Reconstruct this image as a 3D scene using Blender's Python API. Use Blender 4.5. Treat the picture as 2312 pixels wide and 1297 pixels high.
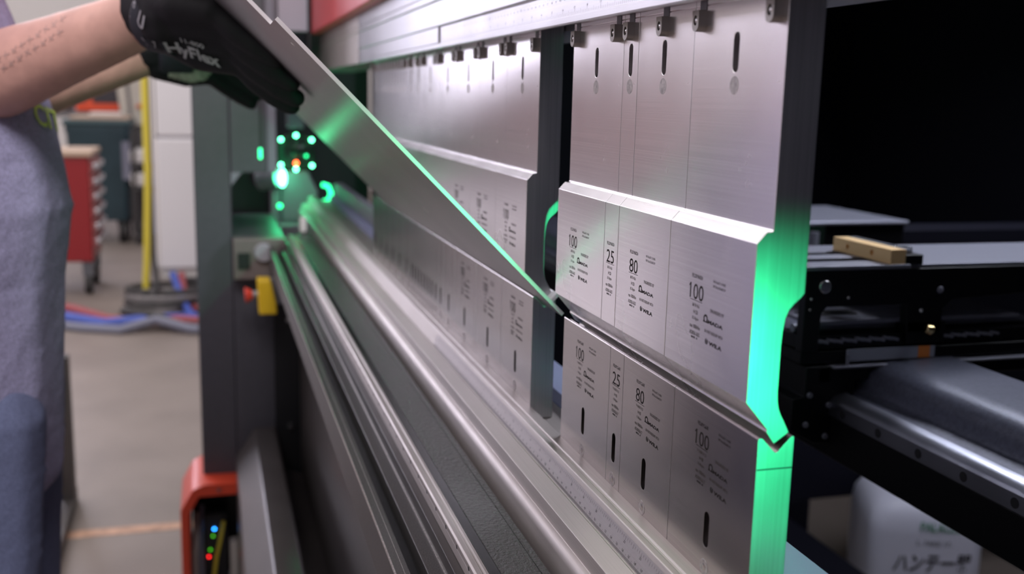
import bpy, bmesh, math, random
import numpy as np
from mathutils import Vector, Matrix, Quaternion
from mathutils.geometry import tessellate_polygon
from mathutils.bvhtree import BVHTree

# ------------------------------------------------------------------ scene, camera, light
# The press runs along +X (away from the camera), +Y is the operator's side, z is measured
# from the punch shoulder, ZO metres above the shop floor.
ZO = 1.06
FLOOR = -1.06
S = bpy.context.scene
C = S.collection
for o in list(bpy.data.objects):
    bpy.data.objects.remove(o)
random.seed(7)
PI = math.pi

cd = bpy.data.cameras.new('camera')
cam = bpy.data.objects.new('camera', cd)
C.objects.link(cam)
S.camera = cam
yaw, pitch, roll = -0.28766, -0.18157, 0.02424
fw = Vector((math.cos(yaw) * math.cos(pitch), math.sin(yaw) * math.cos(pitch), math.sin(pitch)))
r0 = Vector((math.sin(yaw), -math.cos(yaw), 0))
u0 = r0.cross(fw)
rt = r0 * math.cos(roll) + u0 * math.sin(roll)
up = u0 * math.cos(roll) - r0 * math.sin(roll)
mw = Matrix((rt, up, -fw)).transposed().to_4x4()
mw.translation = Vector((-0.44662, 0.25804, 0.14937 + ZO))
cam.matrix_world = mw
cd.sensor_width = 36
cd.lens = 36 * 2309.16 / 2312
cd.clip_start = 0.02
cd.clip_end = 80
cd.dof.use_dof = True
cd.dof.focus_distance = 0.68
cd.dof.aperture_fstop = 6.3

S.view_settings.view_transform = 'Standard'
S.view_settings.look = 'None'
S.view_settings.gamma = 1
S.view_settings.use_curve_mapping = False
S.view_settings.exposure = 0.0

w = bpy.data.worlds.new('world')
S.world = w
w.use_nodes = True
bg = w.node_tree.nodes['Background']
bg.inputs[0].default_value = (0.85, 0.82, 0.94, 1)
bg.inputs[1].default_value = 0.31


def area(name, loc, tgt, sx, sy, power, col=(1, .95, .93)):
    l = bpy.data.lights.new(name, 'AREA')
    l.shape = 'RECTANGLE'
    l.size, l.size_y = sx, sy
    l.energy = power
    l.color = col
    o = bpy.data.objects.new(name, l)
    C.objects.link(o)
    o.location = (loc[0], loc[1], loc[2] + ZO)
    d = Vector(tgt) - Vector(loc)
    o.rotation_euler = d.to_track_quat('-Z', 'Y').to_euler()
    return o


# hall luminaires hung over the aisles
area('hall_lamp_aisle', (4.6, 3.4, 3.2), (0.3, 0, 0.1), 5.0, 3.0, 90, (.96, .94, 1))
area('hall_lamp_front', (-2.5, .35, 3.2), (1.0, 0.5, -.1), 2.4, 2.0, 250, (1, .95, .96))
area('hall_lamp_aisle_front', (1.0, 3.4, 3.4), (.5, 1.5, -1), 4.0, 2.0, 60, (1, .95, .93))
area('hall_lamp_far', (8.5, 2.6, 3.8), (9.5, 2.6, -1), 5.0, 4.0, 100, (1, .96, .92))
area('hall_lamp_mid', (3.6, 1.0, 3.6), (5.2, .8, -.5), 2.4, 1.2, 60, (1, .96, .94))
area('rear_work_lamp', (0.75, -1.15, 0.92), (0.45, -0.6, -0.2), 1.2, 0.15, 24, (.84, .87, 1))


def spot(name, loc, tgt, power, col, angle, blend, rad):
    l = bpy.data.lights.new(name, 'SPOT')
    l.energy = power
    l.color = col
    l.spot_size = angle
    l.spot_blend = blend
    l.shadow_soft_size = rad
    o = bpy.data.objects.new(name, l)
    C.objects.link(o)
    o.location = (loc[0], loc[1], loc[2] + ZO)
    o.rotation_euler = (Vector(tgt) - Vector(loc)).to_track_quat('-Z', 'Y').to_euler()
    return o


GREEN = (0.03, 1.0, 0.37)
# green guarding light of the near emitter head (the head itself stands beside the camera)
spot('guard_light_near', (-0.26, -0.0185, -0.014), (0.4, -0.0185, -0.030), 13.0, GREEN, math.radians(52), 1.0, 0.006)

# ------------------------------------------------------------------ materials
MATS = {}


def mat(name, col, rough=.5, metal=0., bump=None, noise=None, brushed=None, emit=None, spec=None, coat=0, trans=0, aniso=0):
    m = bpy.data.materials.new(name)
    m.use_nodes = True
    nt = m.node_tree
    b = nt.nodes['Principled BSDF']
    b.inputs['Base Color'].default_value = (*col, 1)
    b.inputs['Roughness'].default_value = rough
    b.inputs['Metallic'].default_value = metal
    if spec is not None:
        b.inputs['Specular IOR Level'].default_value = spec
    if coat:
        b.inputs['Coat Weight'].default_value = coat
        b.inputs['Coat Roughness'].default_value = .15
    if trans:
        b.inputs['Transmission Weight'].default_value = trans
    if emit:
        b.inputs['Emission Color'].default_value = (*emit[0], 1)
        b.inputs['Emission Strength'].default_value = emit[1]
    if aniso:          # brushed along x: reflections smear across the brushing
        b.inputs['Anisotropic'].default_value = aniso
        cv = nt.nodes.new('ShaderNodeCombineXYZ')
        cv.inputs[2].default_value = 1
        cv.inputs[1].default_value = .3
        nt.links.new(cv.outputs[0], b.inputs['Tangent'])
    tc = None
    if bump or noise or brushed:
        tc = nt.nodes.new('ShaderNodeTexCoord')
    if noise:          # (scale, amount, detail)
        n = nt.nodes.new('ShaderNodeTexNoise')
        n.inputs['Scale'].default_value = noise[0]
        n.inputs['Detail'].default_value = noise[2] if len(noise) > 2 else 4
        nt.links.new(tc.outputs['Object'], n.inputs['Vector'])
        mp = nt.nodes.new('ShaderNodeMapRange')
        mp.inputs[1].default_value = .3
        mp.inputs[2].default_value = .7
        mp.inputs[3].default_value = 1 - noise[1]
        mp.inputs[4].default_value = 1 + noise[1]
        nt.links.new(n.outputs['Fac'], mp.inputs[0])
        mx = nt.nodes.new('ShaderNodeMix')
        mx.data_type = 'RGBA'
        mx.blend_type = 'MULTIPLY'
        mx.inputs[0].default_value = 1
        mx.inputs[6].default_value = (*col, 1)
        nt.links.new(mp.outputs[0], mx.inputs[7])
        nt.links.new(mx.outputs[2], b.inputs['Base Color'])
    if brushed:        # (sx, sy, sz, tone variation, rough variation)
        mpn = nt.nodes.new('ShaderNodeMapping')
        mpn.inputs['Scale'].default_value = brushed[:3]
        nt.links.new(tc.outputs['Object'], mpn.inputs[0])
        n = nt.nodes.new('ShaderNodeTexNoise')
        n.inputs['Scale'].default_value = 1
        n.inputs['Detail'].default_value = 3
        nt.links.new(mpn.outputs[0], n.inputs['Vector'])
        mp = nt.nodes.new('ShaderNodeMapRange')
        mp.inputs[1].default_value = .3
        mp.inputs[2].default_value = .7
        mp.inputs[3].default_value = 1 - brushed[3]
        mp.inputs[4].default_value = 1 + brushed[3]
        nt.links.new(n.outputs['Fac'], mp.inputs[0])
        mx = nt.nodes.new('ShaderNodeMix')
        mx.data_type = 'RGBA'
        mx.blend_type = 'MULTIPLY'
        mx.inputs[0].default_value = 1
        mx.inputs[6].default_value = (*col, 1)
        nt.links.new(mp.outputs[0], mx.inputs[7])
        nt.links.new(mx.outputs[2], b.inputs['Base Color'])
        # cloudy handling marks change the gloss a little
        n2 = nt.nodes.new('ShaderNodeTexNoise')
        n2.inputs['Scale'].default_value = 22
        n2.inputs['Detail'].default_value = 5
        nt.links.new(tc.outputs['Object'], n2.inputs['Vector'])
        mr = nt.nodes.new('ShaderNodeMapRange')
        mr.inputs[1].default_value = .3
        mr.inputs[2].default_value = .7
        mr.inputs[3].default_value = rough - brushed[4]
        mr.inputs[4].default_value = rough + brushed[4]
        nt.links.new(n2.outputs['Fac'], mr.inputs[0])
        nt.links.new(mr.outputs[0], b.inputs['Roughness'])
    if bump:           # (scale, strength, distance)
        n = nt.nodes.new('ShaderNodeTexNoise')
        n.inputs['Scale'].default_value = bump[0]
        n.inputs['Detail'].default_value = 5
        nt.links.new(tc.outputs['Object'], n.inputs['Vector'])
        bp = nt.nodes.new('ShaderNodeBump')
        bp.inputs['Strength'].default_value = bump[1]
        bp.inputs['Distance'].default_value = bump[2]
        nt.links.new(n.outputs['Fac'], bp.inputs['Height'])
        nt.links.new(bp.outputs[0], b.inputs['Normal'])
    MATS[name] = m
    return m


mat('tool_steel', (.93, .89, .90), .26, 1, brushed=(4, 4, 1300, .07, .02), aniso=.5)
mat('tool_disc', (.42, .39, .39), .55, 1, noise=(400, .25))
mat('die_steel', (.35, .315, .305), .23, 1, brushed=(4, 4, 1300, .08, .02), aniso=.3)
mat('ground_end', (.46, .455, .47), .40, 1, brushed=(4, 500, 6, .10, .03))
mat('clip_steel', (.34, .315, .30), .45, 1)
mat('key_steel', (.20, .20, .22), .45, 1)
mat('screw_steel', (.75, .74, .75), .25, 1)
mat('etch', (.014, .011, .011), .7, 0, spec=.15)
mat('etch_grey', (.055, .046, .045), .7, 0, spec=.2)
mat('alu', (.53, .485, .465), .52, 1, brushed=(6, 1200, 1200, .05, .03), aniso=.3)
mat('alu_bright', (.56, .545, .57), .42, 1, brushed=(6, 900, 900, .03, .03), aniso=.7)
mat('alu_dull', (.60, .56, .55), .46, 1, bump=(900, .1, .0005))
mat('rear_strip', (.22, .23, .36), .65, 0, spec=.1)
mat('scale_face', (.50, .465, .47), .42, .85, brushed=(6, 900, 900, .04, .03))
mat('ink', (.05, .04, .045), .6)
mat('sheet_steel', (.40, .38, .37), .34, 1, noise=(9, .08, 6), bump=(1200, .04, .0004))
mat('sheet_edge', (.92, .92, .94), .5, .3)
mat('chip', (.8, .76, .7), .4, .6)
mat('black_texture', (.045, .040, .040), .32, .3, bump=(380, 1.0, .003))
mat('black_gloss', (.020, .020, .024), .24, .1, noise=(30, .2))
mat('dark_brown', (.045, .038, .036), .4, .4)
mat('rib_grey', (.09, .082, .08), .45, .6, noise=(900, .5), bump=(1500, .4, .0006))
mat('rib_edge', (.75, .71, .68), .35, 1, noise=(700, .4))  # bright colour stands for light caught on the rib edges
mat('apron', (.055, .047, .047), .33, .35, noise=(14, .12))
mat('frame_dark', (.070, .068, .082), .42, .1, noise=(60, .06), bump=(350, .06, .001))
mat('frame_mid', (.20, .20, .24), .42, .1)
mat('frame_black', (.012, .012, .014), .45)
mat('panel_light', (.40, .40, .46), .45, .1)
mat('cover_red', (.62, .055, .06), .38, 0, noise=(7, .1))
mat('guard_orange', (.60, .055, .022), .4, 0)
mat('yellow', (.80, .52, .02), .45)
mat('yellow_cable', (.92, .74, .08), .5)
mat('red_button', (.80, .08, .06), .35)
mat('grey_plastic', (.30, .30, .33), .5)
mat('beige_metal', (.62, .57, .52), .5)
mat('bracket_grey', (.17, .145, .14), .45, .2)
mat('sensor_grey', (.24, .23, .27), .45, .2)
mat('sensor_black', (.015, .03, .022), .25)
mat('led_green', (.1, .8, .4), .3, emit=((.12, 1, .45), 14))
mat('led_green_dim', (.1, .8, .4), .3, emit=((.02, 1, .32), 4))
mat('led_red', (.8, .2, .1), .3, emit=((1, .12, .03), 10))
mat('led_blue', (.1, .3, .8), .3, emit=((.02, .28, 1), 14))
mat('led_leaf', (.1, .4, .05), .3, emit=((.05, .35, .01), 4))
mat('led_warn', (.8, .05, .05), .3, emit=((1, .02, .02), 6))
mat('throat_dark', (.02, .022, .026), .5)
mat('gauge_black', (.004, .004, .005), .35, .0, spec=.25)
mat('gauge_grey', (.20, .205, .25), .40, .4, bump=(600, .15, .0006))
mat('gauge_cover', (.09, .095, .13), .36, .3, noise=(250, .2), bump=(500, .25, .001))
mat('guide_steel', (.36, .37, .43), .34, 1, brushed=(5, 800, 800, .05, .04))
mat('gold', (.90, .62, .30), .38, .35, bump=(700, .12, .0004))
mat('brass', (.75, .58, .28), .22, 1)
mat('label_grey', (.28, .30, .36), .5)
mat('label_orange', (.70, .22, .04), .5)
mat('clear', (.75, .78, .85), .08, 0, trans=.85)
mat('jug_plastic', (.66, .66, .76), .38, 0, spec=.4)
mat('jug_ink', (.04, .04, .05), .6)
mat('jug_green', (.08, .30, .16), .6)
mat('skin', (.62, .345, .29), .46, 0, noise=(45, .10), bump=(500, .08, .001))
mat('tattoo', (.45, .28, .25), .55)
mat('hair', (.06, .035, .02), .5)
mat('eye_white', (.8, .78, .75), .3)
mat('lip', (.45, .17, .15), .45)
mat('shirt', (.42, .40, .62), .85, 0, noise=(420, .30), bump=(14, .35, .02))
mat('denim', (.16, .185, .32), .85, 0, noise=(500, .28), bump=(16, .3, .015))
mat('print_lime', (.78, .95, .22), .6)
mat('boot', (.04, .03, .025), .5)
mat('glove', (.012, .011, .014), .7, 0, spec=.25, bump=(900, .25, .0012))
mat('glove_cuff', (.022, .022, .034), .75, 0, bump=(900, .3, .0015))
mat('glove_palm', (.36, .30, .27), .75, 0, noise=(120, .3), bump=(500, .3, .001))
mat('print_grey', (.42, .40, .44), .6)
mat('concrete', (.235, .19, .165), .5, 0, noise=(3.2, .13, 8), bump=(60, .08, .003))
mat('wall_cream', (.84, .79, .76), .7)
mat('daylight', (.8, .8, .9), .5, emit=((.85, .83, 1.0), 7.5))  # glow of the added panels on the far wall
mat('line_orange', (.52, .30, .20), .6, noise=(25, .25))
mat('cabinet_white', (.80, .76, .77), .45)
mat('cabinet_seam', (.45, .43, .46), .5)
mat('bin_green', (.030, .058, .072), .5, 0, noise=(8, .1))
mat('bin_lid', (.045, .085, .095), .5)
mat('tool_red', (.28, .014, .018), .35)
mat('tool_pink', (.36, .10, .10), .45)
mat('chrome', (.72, .70, .74), .25, 1)
mat('rubber', (.025, .022, .022), .7)
mat('wheel_pale', (.50, .44, .42), .6)
mat('machine_orange', (.85, .085, .022), .45)
mat('screen_dark', (.03, .022, .03), .4)
mat('electric_cream', (.58, .53, .46), .5)
mat('conduit', (.20, .18, .18), .5)
mat('button_orange', (.60, .14, .03), .5)
mat('card', (.50, .36, .27), .8)
mat('paper', (.70, .62, .58), .8)
mat('bucket_blue', (.36, .44, .68), .5)
mat('tray_white', (.66, .62, .60), .5)
mat('pipe_yellow', (.74, .60, .06), .45)
mat('hose_blue', (.06, .10, .42), .5)
mat('hose_red', (.35, .07, .08), .5)
mat('hose_dark', (.05, .045, .045), .6)
mat('hose_grey', (.20, .20, .26), .6)
mat('stand_steel', (.075, .065, .062), .45, .4)
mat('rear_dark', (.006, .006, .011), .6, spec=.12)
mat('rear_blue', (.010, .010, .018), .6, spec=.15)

# ------------------------------------------------------------------ mesh builder


class MB:
    def __init__(s):
        s.v, s.f, s.m = [], [], []

    def add(s, vs, fs, mi=0):
        n = len(s.v)
        s.v += [tuple(p) for p in vs]
        s.f += [[i + n for i in f] for f in fs]
        s.m += [mi] * len(fs)
        return s

    def box(s, x0, x1, y0, y1, z0, z1, mi=0):
        vs = [(x, y, z) for x in (x0, x1) for y in (y0, y1) for z in (z0, z1)]
        return s.add(vs, [(0, 1, 3, 2), (4, 6, 7, 5), (0, 4, 5, 1), (2, 3, 7, 6), (0, 2, 6, 4), (1, 5, 7, 3)], mi)

    def obox(s, c, ax, ay, az, mi=0):      # oriented box: centre + three half vectors
        c = Vector(c)
        ax, ay, az = Vector(ax), Vector(ay), Vector(az)
        vs = [c + i * ax + j * ay + k * az for i in (-1, 1) for j in (-1, 1) for k in (-1, 1)]
        return s.add(vs, [(0, 1, 3, 2), (4, 6, 7, 5), (0, 4, 5, 1), (2, 3, 7, 6), (0, 2, 6, 4), (1, 5, 7, 3)], mi)

    def ext(s, prof, x0, x1, mi=0):        # prof: closed (y, z) outline, extruded along x
        n = len(prof)
        vs = [(x0, y, z) for y, z in prof] + [(x1, y, z) for y, z in prof]
        fs = [(i, (i + 1) % n, n + (i + 1) % n, n + i) for i in range(n)]
        for t in tessellate_polygon([[Vector((y, z, 0)) for y, z in prof]]):
            fs.append(tuple(t))
            fs.append(tuple(n + i for i in reversed(t)))
        return s.add(vs, fs, mi)

    def cyl(s, a, b, r, r2=None, n=20, mi=0, caps=True):
        a, b = Vector(a), Vector(b)
        r2 = r if r2 is None else r2
        d = (b - a).normalized()
        u = d.orthogonal().normalized()
        v = d.cross(u)
        ring = [(u * math.cos(2 * PI * i / n) + v * math.sin(2 * PI * i / n)) for i in range(n)]
        vs = [a + q * r for q in ring] + [b + q * r2 for q in ring]
        fs = [(i, (i + 1) % n, n + (i + 1) % n, n + i) for i in range(n)]
        if caps:
            fs += [tuple(reversed(range(n))), tuple(range(n, 2 * n))]
        return s.add(vs, fs, mi)

    def tube(s, pts, r, n=10, mi=0):
        pts = [Vector(p) for p in pts]
        rings = []
        u = None
        for i, p in enumerate(pts):
            d = (pts[min(i + 1, len(pts) - 1)] - pts[max(i - 1, 0)]).normalized()
            u = d.orthogonal().normalized() if u is None else (u - d * u.dot(d)).normalized()
            v = d.cross(u)
            rr = r[i] if isinstance(r, (list, tuple)) else r
            rings.append([p + (u * math.cos(2 * PI * k / n) + v * math.sin(2 * PI * k / n)) * rr for k in range(n)])
        vs = [q for g in rings for q in g]
        fs = []
        for i in range(len(pts) - 1):
            for k in range(n):
                fs.append((i * n + k, i * n + (k + 1) % n, (i + 1) * n + (k + 1) % n, (i + 1) * n + k))
        fs += [tuple(reversed(range(n))), tuple(range(len(vs) - n, len(vs)))]
        return s.add(vs, fs, mi)

    def sphere(s, c, r, n=14, mi=0, sc=(1, 1, 1)):
        vs, fs = [], []
        m = n // 2
        for i in range(m + 1):
            t = PI * i / m
            for k in range(n):
                a = 2 * PI * k / n
                vs.append((c[0] + sc[0] * r * math.sin(t) * math.cos(a), c[1] + sc[1] * r * math.sin(t) * math.sin(a), c[2] + sc[2] * r * math.cos(t)))
        for i in range(m):
            for k in range(n):
                fs.append((i * n + k, (i + 1) * n + k, (i + 1) * n + (k + 1) % n, i * n + (k + 1) % n))
        return s.add(vs, fs, mi)


def base_of(vs):
    a = np.array(vs)
    return Vector(((a[:, 0].min() + a[:, 0].max()) / 2, (a[:, 1].min() + a[:, 1].max()) / 2, a[:, 2].min()))


ORG = {}      # world (press) position of every root


def finish(me, smooth=None):
    bm = bmesh.new()
    bm.from_mesh(me)
    bmesh.ops.remove_doubles(bm, verts=bm.verts, dist=2e-6)
    bmesh.ops.recalc_face_normals(bm, faces=bm.faces)
    if smooth is not None:
        for f in bm.faces:
            f.smooth = True
        for e in bm.edges:
            e.smooth = len(e.link_faces) == 2 and e.calc_face_angle(0) < smooth
    bm.to_mesh(me)
    bm.free()


def obj(name, mb, m, parent=None, bevel=0, seg=2, smooth=.6, origin=None):
    """link one mesh object; vertices are given in press coordinates"""
    if origin is None:
        origin = Vector(ORG[parent.name]) if parent is not None else base_of(mb.v)
    origin = Vector(origin)
    me = bpy.data.meshes.new(name)
    me.from_pydata([tuple(Vector(p) - origin) for p in mb.v], [], mb.f)
    mats = m if isinstance(m, (list, tuple)) else [m]
    for q in mats:
        me.materials.append(MATS[q] if isinstance(q, str) else q)
    if len(mats) > 1:
        me.polygons.foreach_set('material_index', mb.m)
    finish(me, smooth)
    o = bpy.data.objects.new(name, me)
    C.objects.link(o)
    if parent is not None:
        o.parent = parent
        o.location = origin - Vector(ORG[parent.name])
    else:
        o.location = origin + Vector((0, 0, ZO))
    ORG[o.name] = origin
    if bevel:
        b = o.modifiers.new('bevel', 'BEVEL')
        b.width = bevel
        b.segments = seg
        b.limit_method = 'ANGLE'
        b.angle_limit = .6
        o.modifiers.new('flat', 'WEIGHTED_NORMAL').keep_sharp = True
    return o


def tag(o, label=None, cat=None, group=None, kind=None):
    if label:
        o['label'] = label
    if cat:
        o['category'] = cat
    if group:
        o['group'] = group
    if kind:
        o['kind'] = kind
    return o


def thing(name, loc, label, cat, group=None):
    o = bpy.data.objects.new(name, None)
    C.objects.link(o)
    o.empty_display_size = .03
    o.location = (loc[0], loc[1], loc[2] + ZO)
    ORG[o.name] = Vector(loc)
    return tag(o, label, cat, group)


def struct(name, mb, m, **k):
    return tag(obj(name, mb, m, **k), kind='structure')


def put(name, mb, m, label, cat, group=None, **k):
    return tag(obj(name, mb, m, **k), label, cat, group)


# ------------------------------------------------------------------ lettering
TXT = {}


def text2d(body, bold=0.0):
    """flat triangles of a line of text, normalised so that x runs 0..w and y 0..h"""
    key = (body, bold)
    if key in TXT:
        return TXT[key]
    cu = bpy.data.curves.new('t', 'FONT')
    cu.body = body
    cu.size = 1
    cu.offset = bold
    cu.resolution_u = 3
    ob = bpy.data.objects.new('t', cu)
    C.objects.link(ob)
    dg = bpy.context.evaluated_depsgraph_get()
    dg.update()
    me = bpy.data.meshes.new_from_object(ob.evaluated_get(dg))
    v = np.array([p.co[:2] for p in me.vertices])
    f = [tuple(p.vertices) for p in me.polygons]
    bpy.data.objects.remove(ob)
    bpy.data.curves.remove(cu)
    bpy.data.meshes.remove(me)
    mn, mx = v.min(0), v.max(0)
    TXT[key] = ((v - mn), f, mx - mn)
    return TXT[key]


def letter(mb, body, o, right, upv, h, width=None, bold=0.0, align='l', mi=0):
    """lay a line of text into mb: o = lower left (or centre / right) corner, h = height"""
    v, f, sz = text2d(body, bold)
    k = h / sz[1]
    kx = k if width is None else width / sz[0]
    wd = sz[0] * kx
    off = {'l': 0, 'c': -wd / 2, 'r': -wd}[align]
    o, right, upv = Vector(o), Vector(right), Vector(upv)
    mb.add([o + right * (float(p[0]) * kx + off) + upv * (float(p[1]) * k) for p in v], f, mi)
    return wd


# ------------------------------------------------------------------ floor and walls
mb = MB().box(-5, 13, -5, 9, FLOOR - .05, FLOOR)
struct('floor', mb, 'concrete')
mb = MB().box(13, 13.1, -5, 9, FLOOR, 5.2)
struct('wall_far', mb, 'wall_cream')
mb = MB().box(-5, 13, 8.9, 9, FLOOR, 5.2)
struct('wall_side', mb, 'wall_cream')

for k, (y0, y1) in enumerate(((3.0, 4.5), (4.7, 6.2), (6.4, 7.9))):  # unseen glowing panels, added for the tools to reflect
    wn = struct('window_%d' % (k + 1), MB().box(12.97, 12.99, y0, y1, .5, 4.8), 'daylight')
    for q in (y0, (y0 + y1) / 2, y1):
        obj('window_frame', MB().box(12.93, 12.969, q - .03, q + .03, .5, 4.8), 'cabinet_white', wn)
mb = MB().box(2.40, 2.45, .33, 3.2, FLOOR, FLOOR + .001)
put('floor_marking', mb, 'line_orange', 'thin faded orange line marked across the concrete floor', 'floor line')

# ------------------------------------------------------------------ upper tools (punches)
PUNCH = [(-.0087, .2215), (-.0087, .2033), (-.0093, .2031), (-.0087, .2029), (-.0087, .0886), (-.0080, .0877), (-.0052, .0876), (0, .0820), (0, 0),
         (-.0129, -.0150), (-.0127, -.0164), (-.0172, -.0227), (-.0179, -.0227), (-.0258, -.0172), (-.0241, -.0141), (-.0224, -.0108), (-.0204, -.0075),
         (-.0190, -.0043), (-.0181, .0000), (-.0177, .0054), (-.0177, .0300), (-.0181, .0375), (-.0190, .0434), (-.0209, .0478), (-.0236, .0508), (-.0268, .0534),
         (-.0290, .0561), (-.0290, .2215)]
DIE = [(-.0083, -.1304), (-.0083, -.0203), (-.0086, -.0197), (-.0093, -.0195), (-.0103, -.0195), (-.0110, -.0199), (-.0188, -.0280), (-.0194, -.0280),
       (-.0273, -.0199), (-.0280, -.0195), (-.0288, -.0195), (-.0293, -.0201), (-.0293, -.1304)]


def stadium(cx, z0, z1, r, n=8):
    p = []
    for i in range(n + 1):
        a = PI * i / n
        p.append((cx + r * math.cos(a), z1 - r + r * math.sin(a)))
    for i in range(n + 1):
        a = PI + PI * i / n
        p.append((cx + r * math.cos(a), z0 + r + r * math.sin(a)))
    return p


def tool_body(prof, wdt, fi, bi, holes):
    """profile extruded over the tool width with through holes between faces fi (front) and bi (back)"""
    mb = MB()
    n = len(prof)
    x0, x1 = .00026, wdt - .00026
    vs = [(x0, y, z) for y, z in prof] + [(x1, y, z) for y, z in prof]
    fs = []
    for i in range(n):
        if i in (fi, bi):
            continue
        j = (i + 1) % n
        fs.append((i, j, n + j, n + i))
    mb.add(vs, fs)
    ends = []
    for t in tessellate_polygon([[Vector((y, z, 0)) for y, z in prof]]):
        ends.append(tuple(t))
        ends.append(tuple(n + i for i in reversed(t)))
    mb.add(vs, ends, 1)                       # ground end faces
    for i in (fi, bi):
        j = (i + 1) % n
        y = prof[i][0]
        za, zb = sorted((prof[i][1], prof[j][1]))
        outer = [Vector((x0, za, 0)), Vector((x1, za, 0)), Vector((x1, zb, 0)), Vector((x0, zb, 0))]
        loops = [outer] + [[Vector((a, b, 0)) for a, b in reversed(h)] for h in holes]
        flat = [p for l in loops for p in l]
        mb.add([(p.x, y, p.y) for p in flat], [tuple(t) for t in tessellate_polygon(loops)])
    for h in holes:
        m = len(h)
        ya, yb = prof[fi][0], prof[bi][0]
        mb.add([(a, ya, b) for a, b in h] + [(a, yb, b) for a, b in h], [(i, (i + 1) % m, m + (i + 1) % m, m + i) for i in range(m)])
    return mb


UPZ = dict(code=.0537, num=.0413, l=[.0372, .0335, .0297, .0253, .0214], made=.0195, pat=(.0547, .0521), eng=.0380, am=.0314, inp=.0259, wi=.0197)


def engraving(wdt, number, y, dz, two, die):
    """the laser etched block of lettering of a tool, x measured from the tool's near end"""
    mb = MB()
    c = wdt / 2
    R, U = (-1, 0, 0), (0, 0, 1)
    y = y + .00006
    cx = c + (.0122 if two else 0)
    if die and two:
        cx -= .0013
    code = 'FEL8YG6/R' if die else 'FEL20196/02A'
    lines = ['V=24/86°R=2,5', 'H=100', '15.8kg/m', 'max 1000kN/m', 'AD00036/17'] if die else ['86°R=0,6', 'H=220', '35.7kg/m', 'max 1000kN/m', 'AD0036-3625']
    wl = [.0112, .005, .0075, .0124, .0122] if die else [.0084, .0052, .0078, .0124, .0122]
    letter(mb, code, (cx, y, UPZ['code'] + dz), R, U, .0022, .0130, align='c')
    letter(mb, number, (cx, y, UPZ['num'] + .0004 + dz), R, U, .0088, .0165 if len(number) == 3 else .0132, align='c')
    if number[0] == '1':                      # flag of the figure one
        fx_, fz_ = cx + .0079, UPZ['num'] + .0092 + dz
        mb.add([(fx_, y, fz_), (fx_ - .0006, y, fz_), (fx_ + .0013, y, fz_ - .0024), (fx_ + .0016, y, fz_ - .0017)], [(0, 1, 2, 3)])
    mb.box(cx - .0073, cx + .0073, y - .00002, y, UPZ['num'] - .0003 + dz, UPZ['num'] + dz)
    for s, z, ww in zip(lines, UPZ['l'], wl):
        letter(mb, s, (cx, y, z + dz), R, U, .0022, ww, align='c', mi=1)
    letter(mb, 'MADE - B', (cx, y, UPZ['made'] + dz), R, U, .0012, .0075, bold=.02, align='c')
    if two:
        q = c - (.0068 if not die else .0080)
        letter(mb, 'PAT.No.EP.1.714.055', (q, y, UPZ['pat'][0] + dz), R, U, .0014, .0137)
        letter(mb, 'PAT.No.US.8.640.519', (q, y, UPZ['pat'][1] + dz), R, U, .0014, .0137)
        ox = .0008 if die else 0
        letter(mb, 'ENGINEERED BY', (c - .0053 - ox, y, UPZ['eng'] + dz), R, U, .0020, .0153, mi=1)
        letter(mb, 'IN PARTNERSHIP WITH', (c + .0002 - ox, y, UPZ['inp'] + dz), R, U, .0019, .0207, mi=1)
        # round-topped initial of the maker's mark
        x0 = c + .0025 - ox
        z0 = UPZ['am'] + dz
        out, inn = [], []
        for i in range(21):
            a = math.radians(215 - 250 * i / 20)
            out.append((.0027 + .0024 * math.cos(a), .0023 + .0022 * math.sin(a)))
            inn.append((.0027 + .0014 * math.cos(a), .0022 + .0012 * math.sin(a)))
        out = [(.0000, 0), (.0000, .0009)] + out + [(.0053, .0009), (.0053, 0)]
        inn = [(.0022, 0), (.0022, .0009)] + inn + [(.0032, .0009), (.0032, 0)]
        inn[0], inn[1] = (.0020, 0), (.0020, .0006)
        inn[-1], inn[-2] = (.0034, 0), (.0034, .0006)
        k = len(out)
        mb.add([(x0 - a, y, z0 + b) for a, b in out] + [(x0 - a, y, z0 + b) for a, b in inn], [(i, i + 1, k + i + 1, k + i) for i in range(k - 1)])
        mb.box(x0 - .0042, x0 - .0012, y - .00002, y, z0, z0 + .0006)
        letter(mb, 'MADA', (x0 - .0055, y, z0), R, U, .0021, .0171, bold=.035)
        # swirl and name of the partner
        x0 = c - .0009 - ox
        z0 = UPZ['wi'] + dz
        for (a0, a1, ra, rb) in ((100, 300, .0017, .0011), (110, 260, .0009, .0004), (-75, 60, .0017, .0010), (-60, 40, .0008, .0003)):
            vs = []
            for i in range(9):
                a = math.radians(a0 + (a1 - a0) * i / 8)
                vs.append((x0 - .0018 - ra * math.cos(a), y, z0 + .0016 + ra * math.sin(a)))
            for i in range(9):
                a = math.radians(a0 + (a1 - a0) * i / 8)
                vs.append((x0 - .0018 - rb * math.cos(a), y, z0 + .0016 + rb * math.sin(a)))
            mb.add(vs, [(i, i + 1, 10 + i, 9 + i) for i in range(8)])
        letter(mb, 'WILA', (x0 - .0046, y, z0), R, U, .0024, .0146, bold=.035)
    return mb


def shift(mb, dx):
    mb.v = [(p[0] + dx, p[1], p[2]) for p in mb.v]
    return mb


PCACHE = {}


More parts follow.
